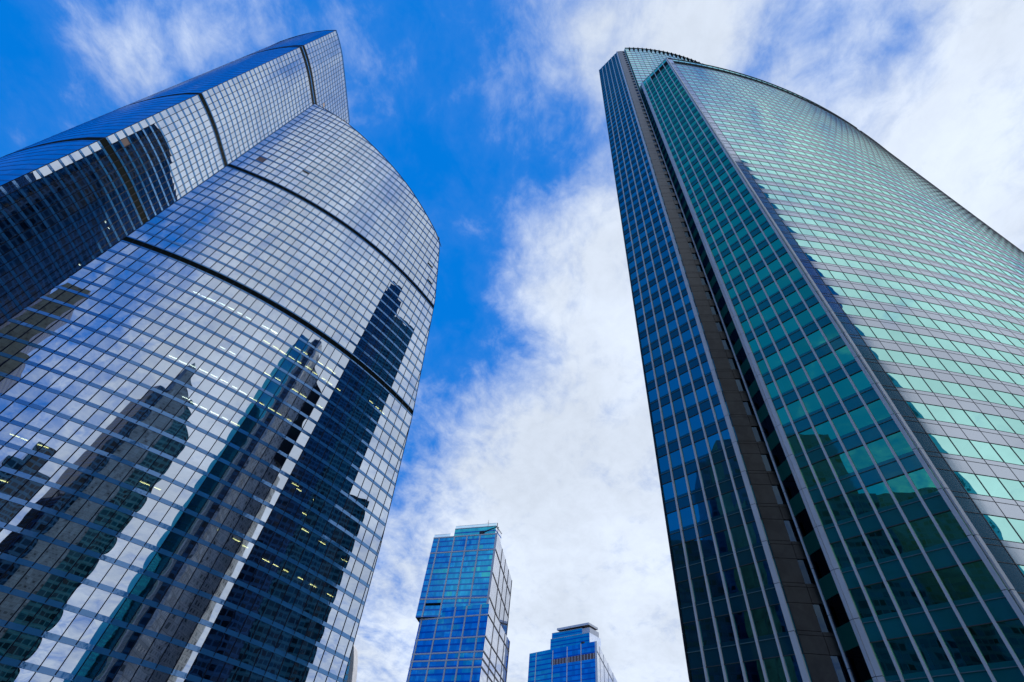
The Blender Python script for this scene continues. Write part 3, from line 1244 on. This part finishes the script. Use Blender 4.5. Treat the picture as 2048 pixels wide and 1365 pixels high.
# notch between the slab and the teal block: brown stone strip and narrow green side wall
def mixp(a, b, k):
    return (a[0] + (b[0] - a[0]) * k, a[1] + (b[1] - a[1]) * k)


RM = mixp(R2, R2B, 0.66)
itn = right_items(HB, joint=0.75)
PN = [R(*R2), R(*RM), R(*R2B)]
nb = []
for (xa, ya), (xb, yb) in zip(PN, PN[1:]):
    d = Vector((xb - xa, yb - ya, 0))
    nb.append((Vector((xa, ya, 0)), d, Vector((d.y, -d.x, 0)).normalized()))
for k, a, b in itn:
    for side in (0, 1):
        o, d, n = nb[side]
        zs = [(a, b)] if k == "w" else [(a, b - 0.35), (b - 0.35, b)]
        for z0, z1 in zs:
            mb = MB()
            g_ = 0.018
            if k == "w" and side == 1:
                q = [o + n * -0.10, o + d + n * -0.10]
                mb.poly([(q[0].x, q[0].y, zt(z0)), (q[1].x, q[1].y, zt(z0)), (q[1].x, q[1].y, zt(z1)), (q[0].x, q[0].y, zt(z1))], "black_glass",
                        [(0, 0), (1, 0), (1, 1), (0, 1)])
                right.part("window", mb)
            else:
                c = o + d / 2 + Vector((0, 0, (zt(z0) + zt(z1)) / 2)) - n * 0.05
                mb.box(c, d / 2 - d.normalized() * g_, n * 0.05, Vector((0, 0, (zt(z1) - zt(z0)) / 2 - g_)), "brown_stone")
                right.part("stone_panel", mb)
mb = MB()
for o, d, n in nb:
    a, b = o - n * 0.5, o + d - n * 0.5
    mb.poly([(a.x, a.y, 0), (b.x, b.y, 0), (b.x, b.y, zt(HB)), (a.x, a.y, zt(HB))], "interior_dark")
    m_ = o + d
right.part("stone_backing", mb)
PS = [R(*R2B), R(*R3)]
PS2 = [R(*R2B), R(31.12, ry_(31.12))]
its1 = [(k, zt(a), zt(b)) for k, a, b in right_items(HT, joint=1.0)]
its2 = [(k, zt(a), zt(b)) for k, a, b in right_items(HB + 1.2, base=HT, joint=1.0) if b > HT + 0.1]
facade(right, PS, its1, None, win_mat="black_glass", span_mat="green_spandrel", jitter=0.0008)
facade(right, PS2, its2, None, win_mat="teal_glass", span_mat="teal_spandrel", jitter=0.0008)
# corner columns
nB, nT = NB_[0], NT_[0]
columns(right, R(*mixp(R2, R1, 0.035)), nB, 0.42, 0.20, 0, zt(HB), "pale_metal", 4 * UR, "pale metal corner beside the brown stone strip", zoff=zt(4.65) - 0)
columns(right, R(*mixp(R1, R2, 0.008)), nB, 0.16, 0.12, 0, zt(HB), "brown_stone", 4 * UR)
columns(right, R(*mixp(R2B, R3, 0.03)), NB_[0].lerp(Vector((-1, 0, 0)), 0.6), 0.17, 0.12, 0, zt(HB), "pale_metal", 4 * UR)
columns(right, R(*mixp(R3, R4, 0.038)), nT, 0.36, 0.20, 0, zt(HT), "pale_metal", 4 * UR, "wide pale column at the left edge of the teal face", zoff=zt(5.0))
columns(right, R(*mixp(R3, R4, 0.004)), NB_[0].lerp(Vector((-1, 0.1, 0)), 0.7), 0.30, 0.16, 0, zt(HT), "pale_metal", 4 * UR, zoff=zt(5.0))
columns(right, R(*mixp(R4, R3, 0.018)), nT, 0.26, 0.20, 0, zt(HT), "pale_metal", 4 * UR, "pale corner column between the teal and the mint face", zoff=zt(5.0))
columns(right, R(R4[0] + 0.17, R4[1] + 0.0), Vector((0.0, -1, 0)), 0.26, 0.17, 0, zt(HT), "pale_metal", 4 * UR, zoff=zt(5.0))
# curtains behind the lower teal windows
for k, a, b in right_items(140.0, joint=1.0):
    if k != "w" or a < 4:
        continue
    for i in range(6):
        if random.random() < (0.62 if i in (2, 3) else 0.16) and a < 75:
            wd = random.uniform(0.16, 0.30)
            x0 = i + 0.10
            z0, z1 = zt(a + 0.1), zt(a + (b - a) * random.uniform(0.75, 0.98))
            mb = MB()
            n = 3
            for q in range(n):
                ta, tb = x0 + wd * q / n, x0 + wd * (q + 1) / n
                oa, ob = -0.35 - 0.05 * (q % 2), -0.35 - 0.05 * ((q + 1) % 2)
                mb.poly([ATT(i, ta, z0, oa), ATT(i, tb, z0, ob), ATT(i, tb, z1, ob), ATT(i, ta, z1, oa)], "curtain_cloth")
            right.part("curtain", mb)
# room depth behind the flat and curved faces
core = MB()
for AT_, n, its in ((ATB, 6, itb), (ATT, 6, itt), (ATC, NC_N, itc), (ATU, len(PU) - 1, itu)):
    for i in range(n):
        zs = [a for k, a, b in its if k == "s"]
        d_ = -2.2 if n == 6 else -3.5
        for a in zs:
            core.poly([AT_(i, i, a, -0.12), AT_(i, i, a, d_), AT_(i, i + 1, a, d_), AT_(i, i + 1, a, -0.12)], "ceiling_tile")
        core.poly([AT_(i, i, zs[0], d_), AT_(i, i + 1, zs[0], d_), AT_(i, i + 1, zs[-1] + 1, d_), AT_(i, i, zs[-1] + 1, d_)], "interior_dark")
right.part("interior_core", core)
# hidden back and roofs
bk = MB()
bk.wall = True
ne = [R1, (25.4, 57.3), (27.3, 60.0), (60.0, 50.5), (96.0, ry_(96.0))]
back = [R(*p) for p in ne]
u = 0
for a, b in zip(back, back[1:]):
    Lw = hypot(b[0] - a[0], b[1] - a[1])
    bk.poly([(b[0], b[1], 0), (a[0], a[1], 0), (a[0], a[1], zt(HB)), (b[0], b[1], zt(HB))], "navy_facade" if u == 0 else "stone_facade",
            [(u + Lw, 0), (u, 0), (u, zt(HB)), (u + Lw, zt(HB))])
    u += Lw
e1, e2 = R(124.0, cy_(124.0)), R(122.0, 56.0)
bk.poly([(e1[0], e1[1], 0), (e2[0], e2[1], 0), (e2[0], e2[1], zt(LV1)), (e1[0], e1[1], zt(LV1))], "stone_facade", [(0, 0), (8, 0), (8, zt(LV1)), (0, zt(LV1))])
e3 = back[-1]
bk.poly([(e2[0], e2[1], 0), (e3[0], e3[1], 0), (e3[0], e3[1], zt(LV1)), (e2[0], e2[1], zt(LV1))], "stone_facade", [(0, 0), (22, 0), (22, zt(LV1)), (0, zt(LV1))])
right.part("back_wall", bk)
rf = MB()
rf.poly([(*p, zt(HB - 0.5)) for p in (R(*R1), R(*R2), R(*R2B))] + [(p[0], p[1], zt(HB - 0.5)) for p in PU] + [(p[0], p[1], zt(HB - 0.5)) for p in (back[3], back[2], back[1])], "roof_grey")
rf.poly([(*R(*R3), zt(LV1 - 0.6))] + [(p[0], p[1], zt(LV1 - 0.6)) for p in PC] + [(e2[0], e2[1], zt(LV1 - 0.6)), (e3[0], e3[1], zt(LV1 - 0.6))] +
        [(p[0], p[1], zt(LV1 - 0.6)) for p in reversed(PU[:-1])], "roof_grey")
right.part("roof", rf)
right.flush()

# ------------------------------------------------------------------ middle towers


def polar(az, r):
    return (r * sin(radians(az)), r * cos(radians(az)))


def lerp2(a, b, k):
    return (a[0] + (b[0] - a[0]) * k, a[1] + (b[1] - a[1]) * k)


def slab_face(T, A, B, z0, z1, n, fl, wm, sm, cols, bands, colw=0.9, bandh=0.7, mat="pale_stone", sub=0.0, mm=None, cyan=0.0, spf=0.26):
    """one face of a gridded tower: windows, spandrels, pale vertical strips at the fractions cols and pale bands at the heights"""
    P = [lerp2(A, B, i / n) for i in range(n + 1)]
    its = []
    z = z0
    while z < z1 - 0.3:
        t = min(z + fl, z1)
        its.append(("s", z, z + (t - z) * spf))
        its.append(("w", z + (t - z) * spf, t))
        z = t
    run = {}

    def sk(i, zz, kind):
        if kind == "w" and cyan:
            key = (int(i / 3.0), int(zz / fl))
            if key not in run:
                run[key] = random.random()
            if run[key] < cyan and random.random() < 0.85:
                return "cyan_glass"
        return kind
    nr, at = facade(T, P, its, mm, win_mat=wm, span_mat=sm, jitter=0.0025, skip=sk, zmin=z0)
    d = Vector((B[0] - A[0], B[1] - A[1], 0))
    L = d.length
    d.normalize()
    nn = Vector((d.y, -d.x, 0))
    for c in cols:
        mb = MB()
        p = lerp2(A, B, c)
        mb.box(Vector((p[0], p[1], (z0 + z1) / 2)) + nn * 0.12, d * (colw / 2), nn * 0.14, Vector((0, 0, (z1 - z0) / 2)), mat)
        T.part("pilaster", mb)
    for zb in bands:
        if not z0 < zb < z1 + 0.1:
            continue
        mb = MB()
        p = lerp2(A, B, 0.5)
        mb.box(Vector((p[0], p[1], zb)) + nn * 0.16, d * (L / 2), nn * 0.17, Vector((0, 0, bandh / 2)), mat)
        T.part("band_course", mb)
    return d, nn


FL, FR, BR = polar(-5.76, 360.0), polar(1.84, 335.7), polar(4.18, 415.0)
BL = (FL[0] + BR[0] - FR[0], FL[1] + BR[1] - FR[1])
ZU0, ZU1 = 110.3 + EYE, 165.6 + EYE
mid = Thing("stacked_tower", "distant blue tower with pale grid lines, its upper block shifted over the lower one",
            "skyscraper", (lerp2(FL, BR, 0.5)[0], lerp2(FL, BR, 0.5)[1], 0.0))
bands = [z + EYE for z in (165.3, 153.7, 121.6, 109.5, 97.2, 89.2, 85.2, 81.1, 69, 57, 45, 33, 21)]
slab_face(mid, FL, FR, ZU0, ZU1, 26, 3.95, "cobalt_glass", "cobalt_spandrel", (0.096, 0.34, 0.537, 0.737), bands, 1.0, 0.8, cyan=0.11)
slab_face(mid, lerp2(FL, FR, 0.972), FR, ZU0 + 6, ZU1, 1, 3.95, "bright_sky_glass", "pale_stone", (0.5,), (), 1.6, 0.8)
slab_face(mid, FR, BR, ZU0, ZU1, 30, 3.95, "bright_sky_glass", "bright_sky_glass", (0.30, 0.52, 0.74, 0.995), [153.7 + EYE, 121.6 + EYE, 137.5 + EYE], 0.55, 0.75,
          mat="dark_steel", mm=(0.10, 0.08, "grey_metal"), spf=0.12)
FL2, FR2, BR2 = polar(-5.23, 360.5), polar(1.93, 330.5), polar(4.57, 398.0)
ZLT = 115.8 + EYE
BL2 = (FL2[0] + BR2[0] - FR2[0], FL2[1] + BR2[1] - FR2[1])
# the lower block reaches up behind the shifted upper block's soffit
slab_face(mid, FL2, FR2, 0.0, ZLT, 24, 3.95, "cobalt_glass", "cobalt_spandrel", (0.03, 0.275, 0.515, 0.681, 0.885), bands, 1.0, 0.8, cyan=0.14)
slab_face(mid, FR2, BR2, 0.0, ZLT, 24, 3.95, "bright_sky_glass", "bright_sky_glass", (0.25, 0.5, 0.75, 0.995), bands[3:], 0.5, 0.7,
          mat="dark_steel", mm=(0.10, 0.08, "grey_metal"), spf=0.12)
core = MB()


def inset(ring, k):
    c = (sum(p[0] for p in ring) / len(ring), sum(p[1] for p in ring) / len(ring))
    return [lerp2(p, c, k) for p in ring]


core.prism(inset([FL, FR, BR, BL], 0.12), ZU0 + 0.5, ZU1 - 0.4, "interior_dark")
core.prism(inset([FL2, FR2, BR2, BL2], 0.12), 0, ZU0 - 0.4, "interior_dark")
lt = MB()
lt.poly([(p[0], p[1], ZLT - 0.05) for p in (FL2, FR2, BR2, BL2)], "roof_grey")
mid.part("ledge_roof", lt)
mid.part("interior_core", core)
mb = MB()
for A, B, z0, z1 in ((BR, BL, ZU0, ZU1), (BL, FL, ZU0, ZU1), (BR2, BL2, 0, ZU0), (BL2, FL2, 0, ZU0)):
    mb.poly([(A[0], A[1], z0), (B[0], B[1], z0), (B[0], B[1], z1), (A[0], A[1], z1)], "cobalt_spandrel")
mid.part("side_wall", mb)
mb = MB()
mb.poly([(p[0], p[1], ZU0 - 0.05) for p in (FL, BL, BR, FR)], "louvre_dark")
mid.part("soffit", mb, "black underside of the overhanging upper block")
mb = MB()
mb.poly([(p[0], p[1], ZU1 - 0.1) for p in (FL, FR, BR, BL)], "roof_grey")
mid.part("roof", mb)
mb = MB()
a, b = lerp2(FL, FR, 0.10), lerp2(FL, FR, 0.34)
dd = Vector((FR[0] - FL[0], FR[1] - FL[1], 0)).normalized()
nn = Vector((dd.y, -dd.x, 0))
mb.box(Vector((*lerp2(a, b, 0.5), 120.2 + EYE - 2.0)) + nn * 0.05, Vector((b[0] - a[0], b[1] - a[1], 0)) / 2, nn * 0.06, Vector((0, 0, 0.8)), "louvre_dark")
mid.part("louvre_band", mb)
# penthouse
pa, pb = lerp2(FL, FR, 0.28), lerp2(FL, FR, 0.93)
ins = -nn * 4.0
pa, pb = (pa[0] + ins.x, pa[1] + ins.y), (pb[0] + ins.x, pb[1] + ins.y)
dpt = (-nn * 12)
pc, pd_ = (pb[0] + dpt.x, pb[1] + dpt.y), (pa[0] + dpt.x, pa[1] + dpt.y)
ZP = 173.6 + EYE
slab_face(mid, pa, pb, ZU1, ZP, 14, 4.0, "cyan_glass", "cobalt_spandrel", (), (ZP - 0.1,), 0.4, 0.4)
slab_face(mid, pb, pc, ZU1, ZP, 14, 4.0, "bright_sky_glass", "cobalt_spandrel", (), (ZP - 0.1,), 0.4, 0.4)
mb = MB()
mb.poly([(p[0], p[1], ZP) for p in (pa, pb, pc, pd_)], "roof_grey")
mb.poly([(pd_[0], pd_[1], ZU1), (pa[0], pa[1], ZU1), (pa[0], pa[1], ZP), (pd_[0], pd_[1], ZP)], "cobalt_spandrel")
mb.poly([(pa[0] - nn.x * 1.5, pa[1] - nn.y * 1.5, ZU1), (pb[0] - nn.x * 1.5, pb[1] - nn.y * 1.5, ZU1), (pb[0] - nn.x * 1.5, pb[1] - nn.y * 1.5, ZP), (pa[0] - nn.x * 1.5, pa[1] - nn.y * 1.5, ZP)], "interior_dark")
mid.part("penthouse_roof", mb)
mb = MB()
for A, B, z in ((pa, pb, ZP), (FL, lerp2(FL, FR, 0.26), ZU1)):
    o = -nn * 0.3
    mb.poly([(A[0] + o.x, A[1] + o.y, z), (B[0] + o.x, B[1] + o.y, z), (B[0] + o.x, B[1] + o.y, z + 2.4), (A[0] + o.x, A[1] + o.y, z + 2.4)],
            "parapet_glass", [(0, 0), (1, 0), (1, 1), (0, 1)])
    mb.bar((A[0] + o.x, A[1] + o.y, z + 2.4), (B[0] + o.x, B[1] + o.y, z + 2.4), 0.12, "pale_metal", 5)
mid.part("glass_parapet", mb)
# facade lift: boom out over the corner
bx = lerp2(FL, FR, 0.745)
bxp = Vector((bx[0], bx[1], ZU1)) - nn * 1.6
mb = MB()
mb.box(bxp + Vector((0, 0, 1.9)), dd * 1.6, nn * 1.1, Vector((0, 0, 1.0)), "dark_steel")
mb.box(bxp + Vector((0, 0, 0.5)), dd * 0.6, nn * 0.5, Vector((0, 0, 0.5)), "dark_steel")
tip = Vector((*lerp2(FL, FR, 0.985), ZU1 + 4.6)) + nn * 0.6
mb.bar(bxp + Vector((0, 0, 2.2)), tip, 0.42, "dark_steel")
mb.bar(bxp + Vector((0, 0, 1.4)), tip - Vector((0, 0, 1.0)) - dd * 3, 0.25, "dark_steel")
mb.bar(tip, tip + Vector((0, 0, 3.0)), 0.28, "dark_steel")
mb.bar(tip - Vector((0, 0, 1.6)), tip + dd * 1.6 + Vector((0, 0, -0.6)), 0.2, "dark_steel")
mb.bar(tip + dd * 0.8, tip + dd * 1.1 - Vector((0, 0, 5.0)), 0.2, "dark_steel")
mb.bar(tip - dd * 2.2 - Vector((0, 0, 0.8)), tip - dd * 2.4 - Vector((0, 0, 3.2)), 0.16, "dark_steel")
mid.part("roof_crane", mb)
mb = MB()
ap = Vector((*lerp2(pa, pb, 0.80), ZP))
mb.bar(ap, ap + Vector((0, 0, 5.2)), 0.10, "dark_steel")
mb.bar(ap + Vector((-0.8, 0, 3.0)), ap + Vector((0.8, 0, 3.0)), 0.07, "dark_steel")
mid.part("antenna", mb)
mid.flush()

# small tower at bottom right of the middle
KS = 1.42
ZS = 128.2 * KS + EYE
SL, SM, SR, SB = polar(6.73, 465.5 * KS), polar(9.02, 447.5 * KS), polar(13.68, 419.5 * KS), polar(15.6, 523.0 * KS)
SBL = (SL[0] + SB[0] - SR[0], SL[1] + SB[1] - SR[1])
small = Thing("low_tower", "smallest distant blue tower at the bottom, with a stepped penthouse and flat roof canopy",
              "skyscraper", (lerp2(SL, SB, 0.5)[0], lerp2(SL, SB, 0.5)[1], 0.0))
slab_face(small, SM, SR, 0.0, ZS - 11.4 * KS, 15, 3.5 * KS, "cobalt_glass", "cobalt_spandrel", (0.03, 0.36, 0.665), (), 1.1, 0.8, cyan=0.03)
dS = Vector((SR[0] - SM[0], SR[1] - SM[1], 0)).normalized()
nS = Vector((dS.y, -dS.x, 0))
Lf = (Vector(SR) - Vector(SM)).length
slab_face(small, SM, SR, ZS - 7.6 * KS, ZS, 15, 3.8 * KS, "cobalt_glass", "cobalt_spandrel", (), (), 1.1, 0.8)
mb = MB()
for i in range(15):
    a, b = lerp2(SM, SR, (i + 0.06) / 15), lerp2(SM, SR, (i + 0.94) / 15)
    mb.poly([(a[0], a[1], ZS - 11.4 * KS), (b[0], b[1], ZS - 11.4 * KS), (b[0], b[1], ZS - 7.6 * KS), (a[0], a[1], ZS - 7.6 * KS)], "brown_panel")
    c, d = lerp2(SM, SR, (i - 0.06) / 15), lerp2(SM, SR, (i + 0.06) / 15)
    if i:
        mb.poly([(c[0] + nS.x * .02, c[1] + nS.y * .02, ZS - 11.4 * KS), (d[0] + nS.x * .02, d[1] + nS.y * .02, ZS - 11.4 * KS), (d[0] + nS.x * .02, d[1] + nS.y * .02, ZS - 7.6 * KS), (c[0] + nS.x * .02, c[1] + nS.y * .02, ZS - 7.6 * KS)], "pale_metal")
small.part("louvre_band", mb)
for k, (f_, zz) in enumerate(((0.03, ZS - 1.5), (0.36, ZS - 0.6), (0.665, ZS + 0.4))):
    mb = MB()
    p = lerp2(SM, SR, f_)
    mb.box(Vector((p[0], p[1], (ZS - 11.4 * KS + zz) / 2)) + nS * 0.12, dS * 0.55, nS * 0.14, Vector((0, 0, (zz - ZS + 11.4 * KS) / 2)), "pale_stone")
    small.part("pilaster", mb)
mb = MB()
p = lerp2(SM, SR, 0.70)
mb.box(Vector((p[0], p[1], ZS + 0.9)) - nS * 0.5, dS * 1.7, nS * 1.2, Vector((0, 0, 0.8)), "dark_steel")
small.part("roof_box", mb)
mb = MB()
mb.box(Vector((SR[0], SR[1], ZS / 2)) - dS * 1.1 + nS * 0.1, dS * 1.3, nS * 0.15, Vector((0, 0, ZS / 2)), "pale_metal")
small.part("corner_column", mb)
slab_face(small, SL, SM, 0.0, ZS, 7, 3.5 * KS, "cyan_glass", "cobalt_spandrel", (0.32,), (), 1.1, 0.8, cyan=0.0)
slab_face(small, SR, SB, 0.0, ZS, 26, 3.5 * KS, "bright_sky_glass", "bright_sky_glass", (0.12, 0.3, 0.5, 0.75), (ZS - 9.5,), 0.6, 1.2, mat="grey_metal", mm=(0.2, 0.1, "pale_metal"), spf=0.1)
core = MB()
core.prism(inset([SL, SR, SB, SBL], 0.12), 0, ZS - 0.5, "interior_dark")
small.part("interior_core", core)
mb = MB()
mb.poly([(p[0], p[1], ZS - 0.1) for p in (SL, SR, SB, SBL)], "roof_grey")
for A, B in ((SB, SBL), (SBL, SL)):
    mb.poly([(A[0], A[1], 0), (B[0], B[1], 0), (B[0], B[1], ZS), (A[0], A[1], ZS)], "cobalt_spandrel")
small.part("roof", mb)


def penthouse(T, az0, r0, az1, r1, depth, z0, z1, wm, n):
    A, B = polar(az0, r0 * KS), polar(az1, r1 * KS)
    d = Vector((B[0] - A[0], B[1] - A[1], 0)).normalized()
    nn_ = Vector((d.y, -d.x, 0))
    C, D = (B[0] - nn_.x * depth, B[1] - nn_.y * depth), (A[0] - nn_.x * depth, A[1] - nn_.y * depth)
    slab_face(T, A, B, z0, z1, n, (z1 - z0) / max(1, round((z1 - z0) / 4.2)), wm, "cobalt_spandrel", (), (z1 - 0.1,), 0.4, 0.35)
    slab_face(T, B, C, z0, z1, n, 4.0, "bright_sky_glass", "bright_sky_glass", (), (), 0.4, 0.35)
    m = MB()
    m.poly([(p[0], p[1], z1 - 0.05) for p in (A, B, C, D)], "roof_grey")
    m.poly([(D[0], D[1], z0), (A[0], A[1], z0), (A[0], A[1], z1), (D[0], D[1], z1)], "cobalt_spandrel")
    q = [(p[0] - nn_.x * 1.5, p[1] - nn_.y * 1.5) for p in (A, B)]
    m.poly([(q[0][0], q[0][1], z0), (q[1][0], q[1][1], z0), (q[1][0], q[1][1], z1), (q[0][0], q[0][1], z1)], "interior_dark")
    T.part("penthouse_wall", m)
    return A, B, C, D, d, nn_


penthouse(small, 8.86, 453.5, 12.95, 429.5, 22, ZS, 137.0 * KS + EYE, "cyan_glass", 12)
A, B, C, D, d, nn_ = penthouse(small, 8.99, 454.8, 12.2, 436.0, 20, 137.0 * KS + EYE, 142.0 * KS + EYE, "cyan_glass", 9)
E_ = polar(12.97, 431.5 * KS)
mb = MB()
mb.box(Vector((*lerp2(B, E_, 0.5), 139.4 * KS + EYE)), Vector((E_[0] - B[0], E_[1] - B[1], 0)) / 2, nn_ * 0.3, Vector((0, 0, 2.8)), "pale_stone")
mb.box(Vector((*lerp2(B, E_, 1.0), 139.4 * KS + EYE)) - nn_ * 9, d * 0.3, nn_ * 9, Vector((0, 0, 2.8)), "pale_stone")
small.part("screen_wall", mb)
mb = MB()
p0, p1 = lerp2(A, B, 0.22), E_
ce = lerp2(p0, p1, 0.5)
mb.box(Vector((ce[0], ce[1], 143.4 * KS + EYE)) - nn_ * 7, Vector((p1[0] - p0[0], p1[1] - p0[1], 0)) / 2 + d * 0.3, nn_ * 9.0, Vector((0, 0, 0.9)), "dark_steel")
mb.box(Vector((ce[0], ce[1], 143.6 * KS + EYE)) + nn_ * 2.3, Vector((p1[0] - p0[0], p1[1] - p0[1], 0)) / 2 + d * 0.6, nn_ * 0.3, Vector((0, 0, 1.1)), "pale_stone")
mb.box(Vector((E_[0], E_[1], 143.6 * KS + EYE)) - nn_ * 7 + d * 0.45, d * 0.2, nn_ * 9.2, Vector((0, 0, 1.1)), "pale_stone")
small.part("roof_canopy", mb)
small.flush()


# ------------------------------------------------------------------ towers of the square that stand out of the frame and are met as mirror images
def simple_tower(name, label, ring, z0, tops, wall, crown=None, loc=None):
    c = (sum(p[0] for p in ring) / len(ring), sum(p[1] for p in ring) / len(ring))
    T = Thing(name, label, "skyscraper", (c[0], c[1], 0))
    mb = MB()
    mb.wall = True
    mb.prism(ring, z0, tops, wall)
    T.part("wall", mb)
    rf_ = MB()
    tz = tops if isinstance(tops, (list, tuple)) else [tops] * len(ring)
    rf_.poly([(p[0], p[1], tz[i] - 0.3) for i, p in enumerate(ring)], "roof_grey")
    T.part("roof", rf_)
    return T


def ccw(r):
    a = sum(p[0] * q[1] - q[0] * p[1] for p, q in zip(r, r[1:] + r[:1]))
    return r if a > 0 else r[::-1]


def S(*pts):
    return ccw([(x * U, y * U) for x, y in pts])


# behind the green tower
T = simple_tower("dark_tower", "dark stepped tower mirrored as the tallest silhouette near the curved tower's right edge",
                 S((53, 59), (64.5, 82.6), (96, 72), (86, 48)), 0, zl(262), "navy_facade")
mb = MB()
mb.wall = True
mb.prism(S((56, 62), (63.5, 78), (88, 70), (82, 54)), zl(262), zl(275), "navy_facade", "roof_grey")
T.part("crown", mb)
mb = MB()
mb.wall = True
mb.prism(S((64.0, 81.5), (74, 112.6), (104, 104), (92, 71)), 0, zl(246), "teal_facade", "roof_grey")
T.part("step_block", mb)
mb = MB()
mb.wall = True
mb.prism(S((73.7, 112), (73.5, 134), (100, 134), (102.5, 104.5)), 0, zl(118), "teal_facade", "roof_grey")
T.part("lower_block", mb)
T.flush()
# behind the camera
T = simple_tower("pointed_tower", "navy and grey tower with a pointed top, mirrored low on the curved tower",
                 S((-29, -79), (-16.6, -75), (-20, -110), (-34, -108)), 0, zl(158), "navy_facade")
mb = MB()
mb.wall = True
r_ = [(-16.4, -75), (6, -64), (0, -100), (-19, -108)]
mb.prism([(x * U, y * U) for x, y in r_][::-1], 0, [zl(q) for q in (150, 176, 152, 182)][::1], "beige_facade", None)
T.part("wedge_block", mb)
mb = MB()
mb.wall = True
r_ = S((6.2, -64), (29, -51), (30, -84), (0.4, -99))
mb.prism(r_, 0, [zl(158 - max(0.0, p[0] / U - 6.2) * 1.0) for p in r_], "teal_facade", "roof_grey")
T.part("lower_block", mb)
T.flush()
T = simple_tower("round_top_tower", "dark stepped block mirrored at the lower left edge of the curved tower",
                 S((-86, -92), (-43, -94), (-40, -130), (-90, -130)), 0, zl(100), "navy_facade")
mb = MB()
mb.wall = True
mb.prism(S((-76, -94), (-56, -95), (-56, -125), (-76, -125)), zl(100), zl(111), "navy_facade", "roof_grey")
T.part("crown", mb)
T.flush()
T = Thing("stone_tower", "grey-beige stone tower mirrored half way down the curved tower's left edge", "skyscraper", (-165, -26, 0))
for nm, ring, top in (("wall", S((-144, -6), (-128, -8.6), (-131, -38), (-150, -36)), zl(137)),
                      ("step_block", S((-127.7, -8.6), (-119, -10), (-120, -38), (-130.6, -38)), zl(103))):
    mb = MB()
    mb.wall = True
    for p, q in zip(ring, ring[1:] + ring[:1]):
        ed = Vector((q[0] - p[0], q[1] - p[1], 0))
        Lw = ed.length
        east = ed.y / Lw > 0.6  # these unseen walls are coloured dark only to dim their image in the flat glass
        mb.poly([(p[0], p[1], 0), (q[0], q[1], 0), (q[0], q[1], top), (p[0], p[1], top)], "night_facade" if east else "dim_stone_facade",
                [(0, 0), (Lw, 0), (Lw, top), (0, top)])
    mb.poly([(p[0], p[1], top - 0.3) for p in ring], "roof_grey")
    T.part(nm, mb)
T.flush()
T = simple_tower("side_tower", "teal blue tower mirrored as a narrow strip beside the edge of the mint face",
                 ccw([(133.7, -57.4), (105, -71.5), (121, -104), (150, -92)]), 0, 338, "teal_mirror")
T.flush()
T = simple_tower("far_block", "dark navy block mirrored in the lower windows of the flat teal face",
                 ccw([(-188, -110), (-188, -52), (-222, -52), (-222, -110)]), 0, 150, "night_facade")
mb = MB()
mb.wall = True
mb.prism(ccw([(-188.5, -51.8), (-188.5, -6), (-222, -6), (-222, -51.8)]), 0, 176, "night_facade", "roof_grey")
T.part("middle_block", mb)
mb = MB()
mb.wall = True
mb.prism(ccw([(-189, -5.8), (-189, 27), (-222, 27), (-222, -5.8)]), 0, 128, "night_facade", "roof_grey")
T.part("lower_block", mb)
T.flush()
